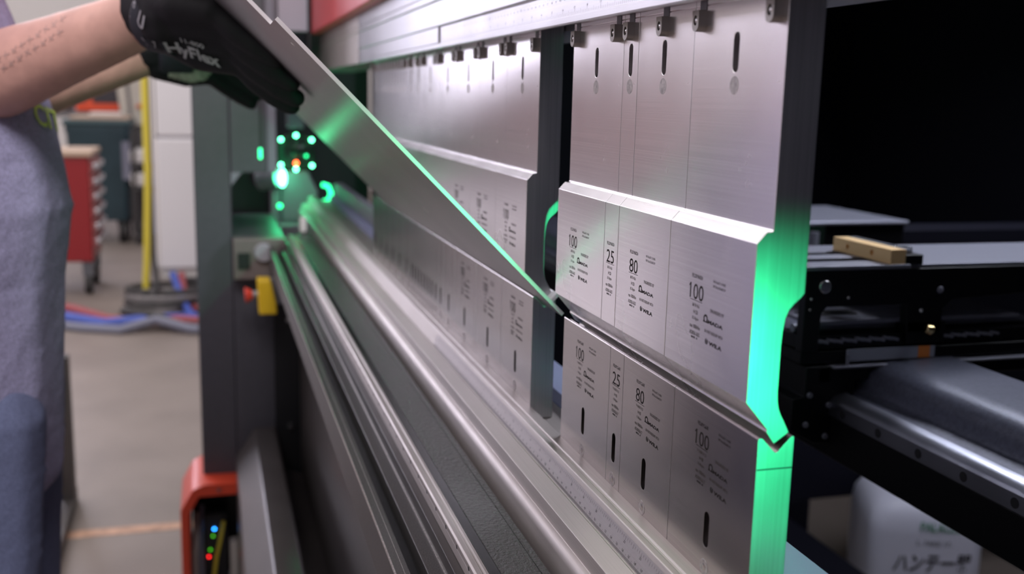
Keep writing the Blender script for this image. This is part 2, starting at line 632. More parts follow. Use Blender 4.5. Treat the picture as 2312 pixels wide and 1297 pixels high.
def cached(key, build, name, m, root, at, bevel=0, smooth=.6):
    """first use builds the mesh (local to the tool's near lower end), later uses share it"""
    if key not in PCACHE:
        mb = build()
        me = bpy.data.meshes.new(name)
        me.from_pydata(mb.v, [], mb.f)
        ms = m if isinstance(m, (list, tuple)) else [m]
        for q in ms:
            me.materials.append(MATS[q])
        if len(ms) > 1:
            me.polygons.foreach_set('material_index', mb.m)
        finish(me, smooth)
        PCACHE[key] = me
    o = bpy.data.objects.new(name, PCACHE[key])
    C.objects.link(o)
    o.parent = root
    o.location = at
    if bevel:
        b = o.modifiers.new('bevel', 'BEVEL')
        b.width = bevel
        b.segments = 2
        b.limit_method = 'ANGLE'
        b.angle_limit = .35
        o.modifiers.new('flat', 'WEIGHTED_NORMAL').keep_sharp = True
    return o


def clip_mb():
    """retaining clip: rounded below, counterbored for its screw; local x centred"""
    mb = MB()
    out = [(-.0040, .2006), (.0040, .2006)]
    n = 10
    for i in range(n + 1):
        a = -PI * i / n
        out.append((.0040 * math.cos(a), .1930 + .0040 * math.sin(a)))
    hole = [(.0024 * math.cos(2 * PI * i / 16), .1951 + .0027 * math.sin(2 * PI * i / 16)) for i in range(16)]
    yf, yb = -.0037, -.0088
    m = len(out)
    loops = [[Vector((a, b, 0)) for a, b in out], [Vector((a, b, 0)) for a, b in reversed(hole)]]
    flat = [p for l in loops for p in l]
    mb.add([(p.x, yf, p.y) for p in flat], [tuple(t) for t in tessellate_polygon(loops)])
    mb.add([(a, yf, b) for a, b in out] + [(a, yb, b) for a, b in out], [(i, (i + 1) % m, m + (i + 1) % m, m + i) for i in range(m)] + [tuple(range(m, 2 * m))])
    k = len(hole)
    mb.add([(a, yf, b) for a, b in hole] + [(a, yf - .0025, b) for a, b in hole], [(i, (i + 1) % k, k + (i + 1) % k, k + i) for i in range(k)] + [tuple(range(k, 2 * k))])
    return mb


def screw_mb():
    mb = MB().cyl((0, -.0062, .1951), (0, -.0046, .1951), .0019, .0017, 14)
    mb.sphere((0, -.0047, .1951), .0016, 12, sc=(1, .5, 1))
    return mb


def punch(xr, wdt, label, group=None, number=None, clips=(), two=True, detail=True):
    loc = (xr, -.0145, -.0227)
    r = thing('upper_punch', loc, label, 'punch', group)
    base = Vector((0, .0145, .0227))
    holes = [stadium(wdt / 2, .1662, .1871, .0032)] if wdt > .018 else []
    if wdt <= .018:
        holes = []
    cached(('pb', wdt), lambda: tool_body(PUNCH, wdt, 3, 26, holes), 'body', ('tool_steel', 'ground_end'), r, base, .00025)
    cached(('pd', wdt), lambda: MB().cyl((wdt / 2, -.0092, .1595), (wdt / 2, -.0086, .1595), .0050, .0049, 24), 'magnet_disc', 'tool_disc', r, base, .0001)
    for cx in clips:
        c = cached('clip', clip_mb, 'clip', 'clip_steel', r, base + Vector((cx, 0, 0)), .0002)
        s = cached('screw', screw_mb, 'screw', 'screw_steel', c, (0, 0, 0))
        cached('key', lambda: MB().box(-.0040, .0040, -.0090, -.0084, .2007, .2100), 'key_strip', 'key_steel', r, base + Vector((cx, 0, 0)))
    if number:
        cached(('pe', wdt), lambda: engraving(wdt, number, 0, 0, two, False), 'engraving', ('etch', 'etch_grey'), r, base)
    return r


def die(xr, wdt, label, group=None, number=None, two=True):
    loc = (xr, -.0188, -.1304)
    r = thing('lower_die', loc, label, 'die', group)
    base = Vector((0, .0188, .1304))
    holes = [stadium(wdt / 2, -.1012, -.0798, .0032)] if wdt > .012 else []
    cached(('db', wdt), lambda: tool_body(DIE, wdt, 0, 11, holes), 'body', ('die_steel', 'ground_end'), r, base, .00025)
    cached(('dd', wdt), lambda: MB().cyl((wdt / 2, -.0086, -.1136), (wdt / 2, -.0081, -.1136), .0050, .0049, 24), 'locking_pin', 'tool_disc', r, base, .0001)
    cached(('dr', wdt), lambda: MB().cyl((wdt / 2, -.0082, -.1136), (wdt / 2, -.0080, -.1136), .0026, .0022, 16), 'pin_screw', 'die_steel', r, base)
    if number:
        cached(('de', wdt), lambda: engraving(wdt, number, -.0083, -.0866, two, True), 'engraving', ('etch', 'etch_grey'), r, base)
    return r


NEAR = [(0, .1, '100', True), (.1, .08, '80', True), (.18, .025, '25', False), (.205, .1, '100', True)]
PL = ['nearest wide steel upper punch marked 100, its cut end glowing green', 'steel upper punch marked 80 beside the nearest one', 'narrow steel upper punch marked 25', 'steel upper punch marked 100 left of the narrow 25 punch']
DL = ['nearest wide steel lower die marked 100, its V end glowing green', 'steel lower die marked 80 beside the nearest one', 'narrow steel lower die marked 25', 'steel lower die marked 100 left of the narrow 25 die']
CL = {.1: (.0100, .0902), .08: (.0395,), .025: (.0125,), .05: (.025,), .06: (.03,), .085: (.012, .073)}
for (xr, wd, num, two), pl, dl in zip(NEAR, PL, DL):
    punch(xr, wd, pl, 'near punch row', num, CL[wd], two)
    d = die(xr, wd, dl, 'near die row', num, two)
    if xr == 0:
        g = obj('hardened_line', MB().box(-.00006, .0002, -.0290, -.0086, -.0369, -.0362), 'frame_black', d)  # thin black strip across the nearest die's end face

x = .388
ORD = ['first', 'second', 'third', 'fourth', 'fifth', 'sixth', 'seventh', 'eighth', 'ninth']
for i in range(5):
    punch(x, .1, 'wide steel punch, %s of the far row counted from the gap' % ORD[i], 'far punch row', '100' if i < 3 else None, CL[.1])
    x += .1
punch(x, .05, 'half width steel punch just past the wide punches of the far row', 'far punch row', None, CL[.05])
x += .05
punch(x, .06, 'middle width steel punch before the thin punch slices', 'far punch row', None, CL[.06])
x += .06
for i in range(9):
    punch(x, .025, '%s of nine thin punch slices, counted away from the camera' % ORD[i], 'thin far punches', None, CL[.025])
    x += .025
punch(x, .085, 'last steel punch at the far end of the row', 'far punch row', None, CL[.085])
x += .085
XPF = x

x = .388
for i in range(3):
    die(x, .1, 'wide steel die, %s of the far row counted from the gap' % ORD[i], 'far die row', '100')
    x += .1
die(x, .06, 'middle width steel die just past the wide dies of the far row', 'far die row', None)
x += .06
die(x, .03, 'steel die about three centimetres wide in the far row', 'far die row', None)
x += .03
die(x, .026, 'steel die slightly wider than the thin slices behind it', 'far die row', None)
x += .026
for i in range(8):
    die(x, .02, '%s of eight thin die slices below the sheet, counted away from the camera' % ORD[i], 'thin far dies')
    x += .02
for i in range(6):
    die(x, (1.31 - .964) / 6, '%s of six blurred dies at the far row end, counted away from the camera' % ORD[i], 'far end dies')
    x += (1.31 - .964) / 6

# ------------------------------------------------------------------ lower die holder with ruler
h = thing('die_holder', (1.0, -.01, -.26), 'silver aluminium die holder with ruler under the dies', 'die holder')
HOLD = [(-.0085, -.1185), (.0008, -.1185), (.0011, -.1194), (.0030, -.1199), (.0034, -.1194), (.0073, -.1194), (.0080, -.1203), (.0130, -.1370), (.0133, -.1378),
        (.0139, -.1376), (.0150, -.1366), (.0280, -.1413), (.0281, -.1538), (.0310, -.1545), (.0335, -.1570), (.0347, -.1612), (.0345, -.1660), (.0360, -.1720), (.0360, -.26), (-.085, -.26),
        (-.085, -.150), (-.0800, -.1500), (-.0480, -.1500), (-.046, -.1500), (-.046, -.1310), (-.0085, -.1310)]
obj('body', MB().ext(HOLD, -.30, 2.34), 'alu', h, bevel=.0003)
obj('rear_plate', MB().box(-.30, 2.34, -.081, -.0470, -.150, -.1185), 'rear_strip', h, bevel=.0005)
# the ruler lies in the tilted face between (.0080,-.1203) and (.0130,-.1370)
A = Vector((0, .0080, -.1203))
Bv = Vector((0, .0130, -.1370))
dn = (Bv - A).normalized()
nr = Vector((0, -dn.z, dn.y)).normalized()
if nr.y < 0:
    nr = -nr
LEN = (Bv - A).length
fa = MB()
p0, p1 = A + dn * .0030 + nr * .0001, A + dn * (LEN - .0002) + nr * .0001
fa.add([(-.30, p0.y, p0.z), (.70, p0.y, p0.z), (.70, p1.y, p1.z), (-.30, p1.y, p1.z)], [(0, 1, 2, 3)])
obj('ruler_face', fa, 'scale_face', h)
tk = MB()


def tick(mbk, x, t0, t1, wd=.00022):
    a, b = A + dn * t0 + nr * .00018, A + dn * t1 + nr * .00018
    mbk.add([(x - wd / 2, a.y, a.z), (x + wd / 2, a.y, a.z), (x + wd / 2, b.y, b.z), (x - wd / 2, b.y, b.z)], [(0, 1, 2, 3)])


X50 = .181          # the 50 cm mark; the ruler counts towards the camera
zero = X50 + .5
for i in range(0, 260):                       # eighths of an inch along the upper edge
    xx = zero - i * .0254 / 8
    if xx < -.28:
        break
    tick(tk, xx, .0042, .0042 + (.0046 if i % 8 == 0 else .0030 if i % 4 == 0 else .0018))
for i in range(0, 194):                       # half centimetres along the lower edge
    xx = zero - i * .005
    if xx < -.28:
        break
    tick(tk, xx, LEN - (.0046 if i % 2 == 0 else .0034), LEN - .0026)
tag(obj('tick_marks', tk, 'ink', h, smooth=None), kind='stuff')
for k in range(3):
    ln = MB()
    a = A + dn * (LEN - .0021 + k * .0006) + nr * .00016
    b = A + dn * (LEN - .0021 + k * .0006 + .00022) + nr * .00016
    ln.add([(-.3, a.y, a.z), (.70, a.y, a.z), (.70, b.y, b.z), (-.3, b.y, b.z)], [(0, 1, 2, 3)])
    obj('ruler_line', ln, 'etch_grey', h)
nm = MB()


def numeral(mbk, s, x, t, hgt, mid=True):
    o = A + dn * t + nr * .00018
    letter(mbk, s, (x, o.y, o.z), (-1, 0, 0), -dn, hgt, align='c')


for i in range(0, 92):
    s = str(i)
    xx = zero - i * .01
    if xx < -.28 or xx > .70:
        continue
    if len(s) == 2:
        s = s[0] + ' ' + s[1]
    numeral(nm, s, xx, LEN - .0034, .0021 if i % 10 == 0 else .0016)
for i in range(0, 38):
    s = str(i)
    xx = zero - i * .0254
    if xx < -.28:
        break
    if len(s) == 2:
        s = s[0] + ' ' + s[1]
    numeral(nm, s, xx, .0088, .0022 if i % 12 == 0 else .0016)
tag(obj('numerals', nm, 'ink', h, smooth=None), kind='stuff')

# ------------------------------------------------------------------ upper beam with clamp rail and ruler
h = thing('upper_beam', (.9, .0, .2025), 'bright silver clamping beam with ruler above the punches', 'beam')
BEAM = [(-.0080, .2062), (.0098, .2031), (.0108, .2040), (.0108, .2086), (.0086, .2092), (.0086, .2268), (.0104, .2273), (.0112, .2281), (.0112, .2545), (.0120, .2552),
        (.0126, .2562), (.0120, .2572), (.0105, .2580), (.0105, .2640), (.0112, .2650), (.0112, .3000), (-.09, .3000), (-.09, .2062), (-.0300, .2062), (-.0300, .2230), (-.0080, .2230)]
obj('body', MB().ext(BEAM, -.45, 1.345), 'alu_bright', h, bevel=.0003)
B2 = [(-.0080, .2062), (.0098, .2031), (.0108, .2040), (.0108, .2086), (.0112, .2281), (.0112, .2545), (.0120, .2552),
      (.0126, .2562), (.0120, .2572), (.0105, .2580), (.0105, .2640), (.0112, .2650), (.0112, .3000), (-.09, .3000), (-.09, .2062)]
obj('end_section', MB().ext(B2, 1.346, 2.2), 'alu', h, bevel=.0003)
obj('ruler_end_block', MB().box(.705, 1.345, .0080, .0106, .2093, .2267), 'alu_bright', h, bevel=.0003)
ur = MB()
nu = MB()
for i in range(0, 400):
    xx = .689 - i * .0254 / 8
    if xx < -.4:
        break
    hh = .0046 if i % 8 == 0 else .0030 if i % 4 == 0 else .0018
    ur.add([(xx - .0001, .0088, .2098), (xx + .0001, .0088, .2098), (xx + .0001, .0088, .2098 + hh), (xx - .0001, .0088, .2098 + hh)], [(0, 1, 2, 3)])
    if i % 8 == 0:
        s = str(i // 8)
        letter(nu, s if len(s) < 2 else s[0] + ' ' + s[1], (xx, .0088, .2135), (-1, 0, 0), (0, 0, 1), .0016, align='c')
for i in range(0, 220):
    xx = .689 - i * .005
    if xx < -.4:
        break
    ur.add([(xx - .0001, .0088, .2228), (xx + .0001, .0088, .2228), (xx + .0001, .0088, .2240), (xx - .0001, .0088, .2240)], [(0, 1, 2, 3)])
    if i % 2 == 0:
        s = str(i // 2)
        letter(nu, s if len(s) < 2 else s[0] + ' ' + s[1], (xx, .0088, .2205), (-1, 0, 0), (0, 0, 1), .0021 if i % 20 == 0 else .0015, align='c')
tag(obj('tick_marks', ur, 'etch_grey', h, smooth=None), kind='stuff')
tag(obj('numerals', nu, 'etch_grey', h, smooth=None), kind='stuff')

mb = MB().box(-.6, 1.99, .0115, .030, .2845, .95)
put('beam_cover', mb, 'cover_red', 'plain red sheet metal cover above the silver beam', 'machine cover', bevel=.003)
mb = MB().box(-.6, 2.1, -.16, .0105, .3005, .95)
put('press_ram', mb, 'frame_dark', 'dark press ram behind the red cover', 'press ram')

# ------------------------------------------------------------------ front of the bed: cover strip, guide rail, ribs
mb = MB()
mb.box(-.32, 1.90, .0452, .0860, -.1770, -.1650)
o = thing('bed_cover_strip', (.8, .066, -.177), 'black textured cover strip between die holder and guide rail', 'cover strip')
obj('strip', MB().box(-.32, 1.90, .0515, .0781, -.1770, -.1652), 'black_texture', o, bevel=.0004)
obj('edge_strip', MB().box(-.32, 1.90, .0455, .0511, -.1770, -.1655), 'black_texture', o, bevel=.0004)
obj('flat_strip', MB().box(-.32, 1.90, .0784, .0858, -.1770, -.1652), 'black_gloss', o, bevel=.0003)

o = thing('front_guide_rail', (.8, .091, -.180), 'silver linear guide rail with side holes along the bed front', 'guide rail')
RAIL = [(.0862, -.1650), (.0870, -.1637), (.0890, -.1636), (.0897, -.1646), (.0905, -.1646), (.0912, -.1636), (.0950, -.1636), (.0964, -.1648), (.0964, -.1680), (.0958, -.1694), (.0964, -.1708), (.0964, -.1770), (.0862, -.1770)]
obj('rail', MB().ext(RAIL, -.32, 1.9), 'alu', o, bevel=.0002)
for k in range(38):
    xx = .1879 + .0357 * (k - 12)
    if -.3 < xx < 1.88:
        hm = MB().cyl((xx, .09635, -.1678), (xx, .09655, -.1678), .0016, n=14)
        obj('hole', hm, 'frame_black', o)

mb = MB().box(-.32, 1.9, .0880, .1030, -.2050, -.1772)
put('rail_carrier', mb, 'dark_brown', 'dark brown carrier bar below the silver guide rail', 'bar', bevel=.0005)
o = thing('ribbed_rail', (.8, .12, -.23), 'grey speckled double rib with bright edges in front of the bed', 'rail')
obj('inner_rib', MB().box(-.32, 1.9, .1034, .1156, -.23, -.1900), 'rib_grey', o, bevel=.0006)
obj('inner_edge', MB().box(-.32, 1.9, .1031, .10405, -.1912, -.1894), 'rib_edge', o)  # edge catching light, highlight put in as a bright strip
obj('slot_floor', MB().box(-.32, 1.9, .1156, .1277, -.23, -.2060), 'frame_black', o)
obj('outer_rib', MB().box(-.32, 1.9, .1277, .1387, -.23, -.1900), 'rib_grey', o, bevel=.0006)
obj('outer_edge', MB().box(-.32, 1.9, .1380, .1390, -.1912, -.1894), 'rib_edge', o)  # painted highlight along the front edge as well
obj('fine_line', MB().box(-.32, 1.9, .1316, .1319, -.1902, -.1898), 'rib_edge', o)

o = thing('press_bed', (.8, .02, FLOOR), 'dark press bed body with sloping front apron', 'press bed')
obj('front_plate', MB().box(-.9, 1.935, .062, .0705, -.735, -.2305), 'apron', o, bevel=.001)
obj('bed_core', MB().box(-.9, 1.93, -.085, .0615, FLOOR, -.2605), 'frame_black', o)
APR = [(.0616, -.7365), (.130, -.7150), (.1290, -.6200), (.1340, -.6150), (.1750, -.6140), (.1800, -.6170), (.2190, -.6760), (.2215, -.6840), (.2215, FLOOR), (.0616, FLOOR)]
obj('apron_skirt', MB().ext(APR, -.9, 1.90), 'apron', o, bevel=.002)
for (a, b) in ((.0953, -.3695), (.0941, -.6297)):
    obj('bolt', MB().cyl((1.9, a - .05, b + .02), (1.9, a - .04, b + .02), .005), 'screw_steel', o)

# ------------------------------------------------------------------ side frame of the press with throat, strips, emergency stop
o = thing('side_frame', (2.15, .2, FLOOR), 'dark grey far side column of the press with open throat', 'machine frame')
X0, X1 = 1.95, 2.42
obj('front_post', MB().box(X0, X1, .2165, .2965, -.752, 1.4), 'frame_dark', o, bevel=.003)
UB = [(.2160, -.058), (.2160, 1.4), (.1360, 1.4), (.1360, -.0285), (.1900, -.0285)]
obj('upper_block', MB().ext(UB, X0, X1), 'frame_dark', o, bevel=.002)
obj('chamfer_plate', MB().ext([(.2162, -.0575), (.2162, -.0280), (.1930, -.0280)], X0 - .004, X0 - .0005), 'frame_mid', o)
obj('guide_strip', MB().box(X0 + .012, X1, .1140, .1355, -.0285, 1.4), 'frame_mid', o, bevel=.002)
obj('black_slot', MB().box(X0 - .001, X0 + .01, .1455, .1515, .0300, .162), 'frame_black', o)
obj('indicator', MB().box(X0 - .003, X0 + .01, .1475, .1535, .003, .0270), 'led_green_dim', o, bevel=.002)
obj('lower_block', MB().box(X0, X1, .1000, .2160, -.752, -.1740), 'frame_dark', o, bevel=.002)
obj('throat_wall', MB().box(2.66, 2.68, -.2, .2965, -.752, 1.4), 'throat_dark', o)
obj('base_block', MB().box(X0 + .15, X1, -.08, .2965, FLOOR, -.7525), 'frame_black', o)
obj('bracket', MB().box(1.905, 1.949, .0990, .2155, -.2660, -.1745), 'bracket_grey', o, bevel=.002)
obj('bracket_window', MB().box(1.902, 1.910, .1800, .2070, -.2420, -.2050), 'frame_black', o)
obj('bracket_knob', MB().cyl((1.890, .150, -.205), (1.906, .150, -.205), .018, .022), 'grey_plastic', o)
obj('bed_end_plate', MB().box(1.94, 1.9495, .0600, .1290, -.735, -.300), 'frame_black', o)
for (a, b) in ((.0953, -.3695), (.0941, -.6297)):
    obj('bolt', MB().cyl((1.934, a, b), (1.9405, a, b), .006, .0068, 12), 'screw_steel', o)
obj('upper_panel', MB().box(1.99, 2.03, .0360, .1130, .290, 1.4), 'panel_light', o, bevel=.002)
obj('panel_seam', MB().box(1.986, 1.992, .1040, .1090, .290, 1.4), 'frame_dark', o)
obj('panel_edge', MB().box(1.984, 2.03, .0330, .0385, .200, 1.4), 'frame_black', o)

o = thing('emergency_stop', (1.86, .15, -.334), 'yellow emergency stop box with red push button on the column', 'switch')
obj('box', MB().ext([(.1390, -.2555), (.1675, -.2550), (.1650, -.3330), (.1265, -.3335), (.1280, -.3050)], 1.83, 1.88), 'yellow', o, bevel=.003)
obj('stem', MB().cyl((1.855, .1665, -.290), (1.855, .178, -.290), .007, n=14), 'grey_plastic', o)
obj('button', MB().cyl((1.855, .1780, -.291), (1.855, .1940, -.292), .010, .0185, 20), 'red_button', o, bevel=.003)
obj('mount', MB().box(1.881, 1.905, .112, .150, -.320, -.262), 'grey_plastic', o, bevel=.001)

# ------------------------------------------------------------------ orange guard hood at the column foot with its lights
o = thing('foot_guard', (1.95, .28, FLOOR), 'orange red chamfered guard hood at the foot of the column', 'guard')
OUT = [(.2190, -.7390), (.2968, -.7375), (.3204, -.7485), (.3476, -.7970), (.3490, FLOOR)]
INN = [(.2190, -.7655), (.3054, -.7660), (.3275, -.8050), (.3310, FLOOR)]
obj('hood', MB().ext(OUT + [(.3310, FLOOR), (.3275, -.8050), (.3054, -.7660), (.2190, -.7655)], 1.88, 2.09), 'guard_orange', o, bevel=.002)
obj('back_panel', MB().box(2.075, 2.088, .2190, .3270, FLOOR, -.8000), 'frame_black', o)
obj('bolt', MB().cyl((1.877, .262, -.752), (1.882, .262, -.752), .004, n=10), 'key_steel', o)
q = thing('control_unit', (2.02, .27, FLOOR), 'small black controller with four signal lights inside the orange hood', 'controller')
obj('case', MB().box(2.004, 2.05, .2450, .3000, FLOOR, -.862), 'frame_black', q, bevel=.002)
for (a, b, m, nm_) in ((.2753, -.8989, 'led_blue', 'blue_light'), (.2789, -.9169, 'led_leaf', 'green_light'), (.2861, -.9519, 'led_leaf', 'green_light'), (.2898, -.97, 'led_warn', 'red_light')):
    obj(nm_, MB().sphere((2.002, a, b), .0026, 12), m, q)
mb = MB().tube([(1.996, .2530, -.878), (1.995, .262, -.925), (1.994, .2720, -.968), (1.994, .2830, -1.05)], .0045, 10)
put('yellow_cable', mb, 'yellow_cable', 'yellow cable running down inside the orange hood', 'cable')
mb = MB().tube([(2.02, .312, -.86), (1.995, .3190, -.91), (1.99, .3225, -.96), (1.99, .3228, -1.055)], .0085, 12)
put('grey_hose', mb, 'paper', 'pale pink hose at the left inside the orange hood', 'hose')
mb = MB().tube([(2.02, .303, -.84), (2.0, .308, -.90), (1.995, .3065, -1.055)], .0075, 12)
put('grey_hose', mb, 'hose_grey', 'dark grey hose beside the pink hose in the hood', 'hose')
mb = MB().box(1.985, 2.02, .2205, .2400, FLOOR + .04, -.930)
put('valve_block', mb, 'beige_metal', 'small beige valve block at the right inside the hood', 'valve', bevel=.004)
mb = MB().box(1.965, 2.03, .2200, .2440, FLOOR, FLOOR + .038)
put('junction_box', mb, 'grey_plastic', 'grey junction box under the beige valve block', 'box', bevel=.003)

# ------------------------------------------------------------------ green guarding sensor at the far end
o = thing('guard_sensor', (2.5, .02, -.36), 'laser guard sensor with ring of green lights at the far end', 'sensor')
hx = [(.028 + .062 * math.cos(PI / 6 + i * PI / 3), -.0105 + .062 * math.sin(PI / 6 + i * PI / 3)) for i in range(6)]
obj('head', MB().ext(hx, 2.50, 2.56), 'sensor_black', o, bevel=.004)
obj('rim', MB().cyl((2.495, .026, -.008), (2.501, .026, -.008), .034, .036, 28), 'frame_black', o, bevel=.001)
obj('lens', MB().sphere((2.495, .024, -.006), .022, 18, sc=(.35, 1, 1)), 'sensor_black', o)
for (a, b) in ((.0694, .0239), (.028, .0355), (-.0147, .0237), (-.0151, -.0482), (.0293, -.0584), (.0705, -.0462)):
    obj('ring_light', MB().sphere((2.494, a, b), .0052, 12), 'led_green', o)
obj('small_light', MB().sphere((2.494, .0006, -.021), .004, 12), 'led_green_dim', o)
obj('red_light', MB().sphere((2.492, .029, -.041), .0058, 12), 'led_red', o)
PED = [(.056, -.0650), (-.004, -.0650), (-.030, -.118), (-.030, -.205), (.072, -.205), (.072, -.118)]
obj('pedestal', MB().ext(PED, 2.49, 2.57), 'sensor_grey', o, bevel=.006)
obj('foot', MB().box(2.40, 2.58, -.036, .080, -.36, -.206), 'sensor_grey', o, bevel=.003)
obj('side_lamp', MB().sphere((2.46, .0700, -.080), .014, 16, sc=(.8, .8, 1.8)), 'led_green', o)
obj('lamp_housing', MB().cyl((2.47, .0780, -.078), (2.50, .128, -.085), .030, .034, 20), 'sensor_grey', o, bevel=.003)
obj('bracket', MB().box(2.48, 2.56, .075, .098, -.205, -.11), 'sensor_grey', o, bevel=.003)
obj('lower_lamp', MB().sphere((2.44, .079, -.1560), .007, 12), 'led_green_dim', o)
obj('hook', MB().tube([(2.42, -.035, -.095), (2.42, -.052, -.100), (2.42, -.060, -.120), (2.42, -.052, -.140), (2.42, -.038, -.142)], .0055, 10), 'led_green_dim', o)  # no lamp; its green light is put in as emission
obj('roller', MB().cyl((2.36, -.012, -.17), (2.36, .004, -.17), .008), 'chrome', o)
obj('latch', MB().box(1.93, 1.95, .052, .066, -.1640, -.130), 'tray_white', o, bevel=.003)
obj('arm', MB().box(2.50, 2.56, .005, .05, .055, .2), 'frame_mid', o, bevel=.002)


def point(name, loc, power, col, rad):
    l = bpy.data.lights.new(name, 'POINT')
    l.energy = power
    l.color = col
    l.shadow_soft_size = rad
    p = bpy.data.objects.new(name, l)
    C.objects.link(p)
    p.location = (loc[0], loc[1], loc[2] + ZO)
    return p


# light given off by the bright side lamp of the sensor
point('sensor_glow', (2.442, .072, -.080), .28, GREEN, .012)

# rear rail next to the far dies
mb = MB().box(1.32, 2.35, -.083, -.060, -.1180, -.085)
put('rear_rail', mb, 'frame_mid', 'dark grey rail lying behind the holder past the last die', 'rail', bevel=.003)

# ------------------------------------------------------------------ the steel sheet being bent
o = thing('steel_sheet', (.77, .1, -.026), 'thin grey steel sheet bent upward between punch and die', 'sheet metal')
T = .0030


def sheet_poly(outline, c0, thick):
    """outline in (x, y) on the 45 degree leg z = y + c0; thickness grows towards the back side"""
    n = len(outline)
    out = MB()
    nn = Vector((0, -1, 1)).normalized() * thick
    vs = [Vector((a, b, b + c0)) for a, b in outline]
    vs += [p + nn for p in vs]
    out.add(vs, [(i, (i + 1) % n, n + (i + 1) % n, n + i) for i in range(n)], 1)
    fs = []
    for t in tessellate_polygon([[Vector((a, b, 0)) for a, b in outline]]):
        fs.append(tuple(t))
        fs.append(tuple(n + i for i in reversed(t)))
    return out.add(vs, fs, 0)


c0 = -.0087
leg = sheet_poly([(.3384, -.0178), (1.205, -.0178), (1.205, .335), (.392, .335), (.392, .2109), (.3350, .2109)], c0, T)
obj('front_leg', leg, ('sheet_steel', 'sheet_edge'), o, smooth=None)
bk = MB()
a = Vector((0, -.0190, -.0262))
d2 = Vector((0, -1, 1)).normalized()
n2 = Vector((0, 1, 1)).normalized()
p = [a, a + d2 * .0135, a + d2 * .0135 + n2 * T, a + n2 * T]
bk.ext([(q.y, q.z) for q in p], .376, 1.205)
obj('rear_leg', bk, 'sheet_edge', o, smooth=None)
for (cx, cy, l, ang) in ((.371, .1955, .0045, .5), (.82, .149, .018, .3), (.62, .040, .013, .5), (.72, .12, .004, 1.2)):
    mbk = MB()
    e1 = Vector((math.cos(ang), math.sin(ang) * .7, math.sin(ang) * .7)).normalized() * l / 2
    nn = Vector((0, 1, -1)).normalized()
    e2 = e1.cross(nn).normalized() * .0008
    cc = Vector((cx, cy, cy + c0)) + nn * .00015
    mbk.obox(cc, e1, e2, nn * .0001)
    obj('scratch', mbk, 'chip', o)

# ------------------------------------------------------------------ back gauge behind the tools
o = thing('back_gauge_finger', (.5, -.45, -.12), 'black back gauge finger with slotted top behind the nearest punch', 'gauge finger')
XF = .45
FACE = [(-.3190, -.0150), (-.600, -.0150), (-.600, -.0450), (-.500, -.0500), (-.487, -.0580), (-.487, -.0840), (-.4440, -.0840), (-.4420, -.0540), (-.3450, -.0530), (-.3390, -.0600), (-.3380, -.1000), (-.3190, -.1000)]
obj('side_plate', MB().ext(FACE, XF, XF + .012), 'gauge_black', o, bevel=.0008)
obj('far_plate', MB().ext(FACE, XF + .13, XF + .142), 'gauge_black', o, bevel=.0008)
for (a0, a1) in ((XF, XF + .030), (XF + .052, XF + .075), (XF + .095, XF + .142)):
    obj('top_bar', MB().box(a0, a1, -.442, -.3190, -.0148, -.0105), 'gauge_grey', o, bevel=.0005)
obj('top_cross', MB().box(XF, XF + .142, -.3190, -.305, -.0148, -.0105), 'gauge_grey', o, bevel=.0005)
obj('top_deck', MB().box(XF + .006, XF + .142, -.80, -.446, -.0148, -.0115), 'gauge_grey', o, bevel=.0005)
obj('lower_deck', MB().box(XF + .013, XF + .129, -.60, -.335, -.075, -.071), 'gauge_grey', o)
obj('deck_slot', MB().box(XF + .04, XF + .06, -.41, -.345, -.0709, -.0700), 'gauge_black', o)
obj('side_disc', MB().cyl((XF - .0022, -.3404, -.0315), (XF, -.3404, -.0315), .0065, .0072, 24), 'screw_steel', o, bevel=.0005)
for (a, b, r) in ((-.4814, -.0389, .0040), (-.326, -.044, .0016), (-.3698, -.044, .0016), (-.3255, -.0555, .0013), (-.4600, -.0605, .0020)):
    obj('screw', MB().sphere((XF, a, b), r, 12, sc=(.6, 1, 1)), 'screw_steel' if r < .003 else 'gauge_grey', o)
obj('brass_tip', MB().cyl((XF - .004, -.4640, -.0790), (XF - .004, -.4720, -.0812), .0046, .0056, 16), 'brass', o, bevel=.001)
obj('brass_mount', MB().box(XF, XF + .02, -.492, -.445, -.0960, -.0730), 'gauge_black', o)

o = thing('stop_block', (.50, -.427, -.0105), 'gold anodised stop block with two holes on the gauge finger', 'stop block')
GB = MB()
gx0, gx1, gy0, gy1, gz0, gz1 = .452, .556, -.436, -.418, -.0104, .0048


def circ(cx, cz, r, n=16):
    return [(cx + r * math.cos(2 * PI * i / n), cz + r * math.sin(2 * PI * i / n)) for i in range(n)]


GB.box(gx0, gx1, gy0, gy1 - .006, gz0, gz1)
outer = [Vector((gx0, gz0, 0)), Vector((gx1, gz0, 0)), Vector((gx1, gz1, 0)), Vector((gx0, gz1, 0))]
hs = [circ(.485, -.0028, .0030), circ(.529, -.0028, .0030)]
loops = [outer] + [[Vector((a, b, 0)) for a, b in reversed(hh)] for hh in hs]
flat = [p for l in loops for p in l]
GB.add([(p.x, gy1, p.y) for p in flat], [tuple(t) for t in tessellate_polygon(loops)])
GB.add([(p.x, gy1, p.y) for p in outer] + [(p.x, gy1 - .006, p.y) for p in outer], [(i, (i + 1) % 4, 4 + (i + 1) % 4, 4 + i) for i in range(4)])
for hh in hs:
    GB.add([(a, gy1, b) for a, b in hh] + [(a, gy1 - .0059, b) for a, b in hh], [(i, (i + 1) % 16, 16 + (i + 1) % 16, 16 + i) for i in range(16)] + [tuple(range(16, 32))])
obj('block', GB, 'gold', o, smooth=.5)
o = thing('clear_cap', (.48, -.448, -.0105), 'small clear capped screw fitting behind the gold block', 'fitting')
obj('socket', MB().box(.452, .48, -.458, -.4365, -.0114, -.0010), 'gauge_black', o, bevel=.0006)
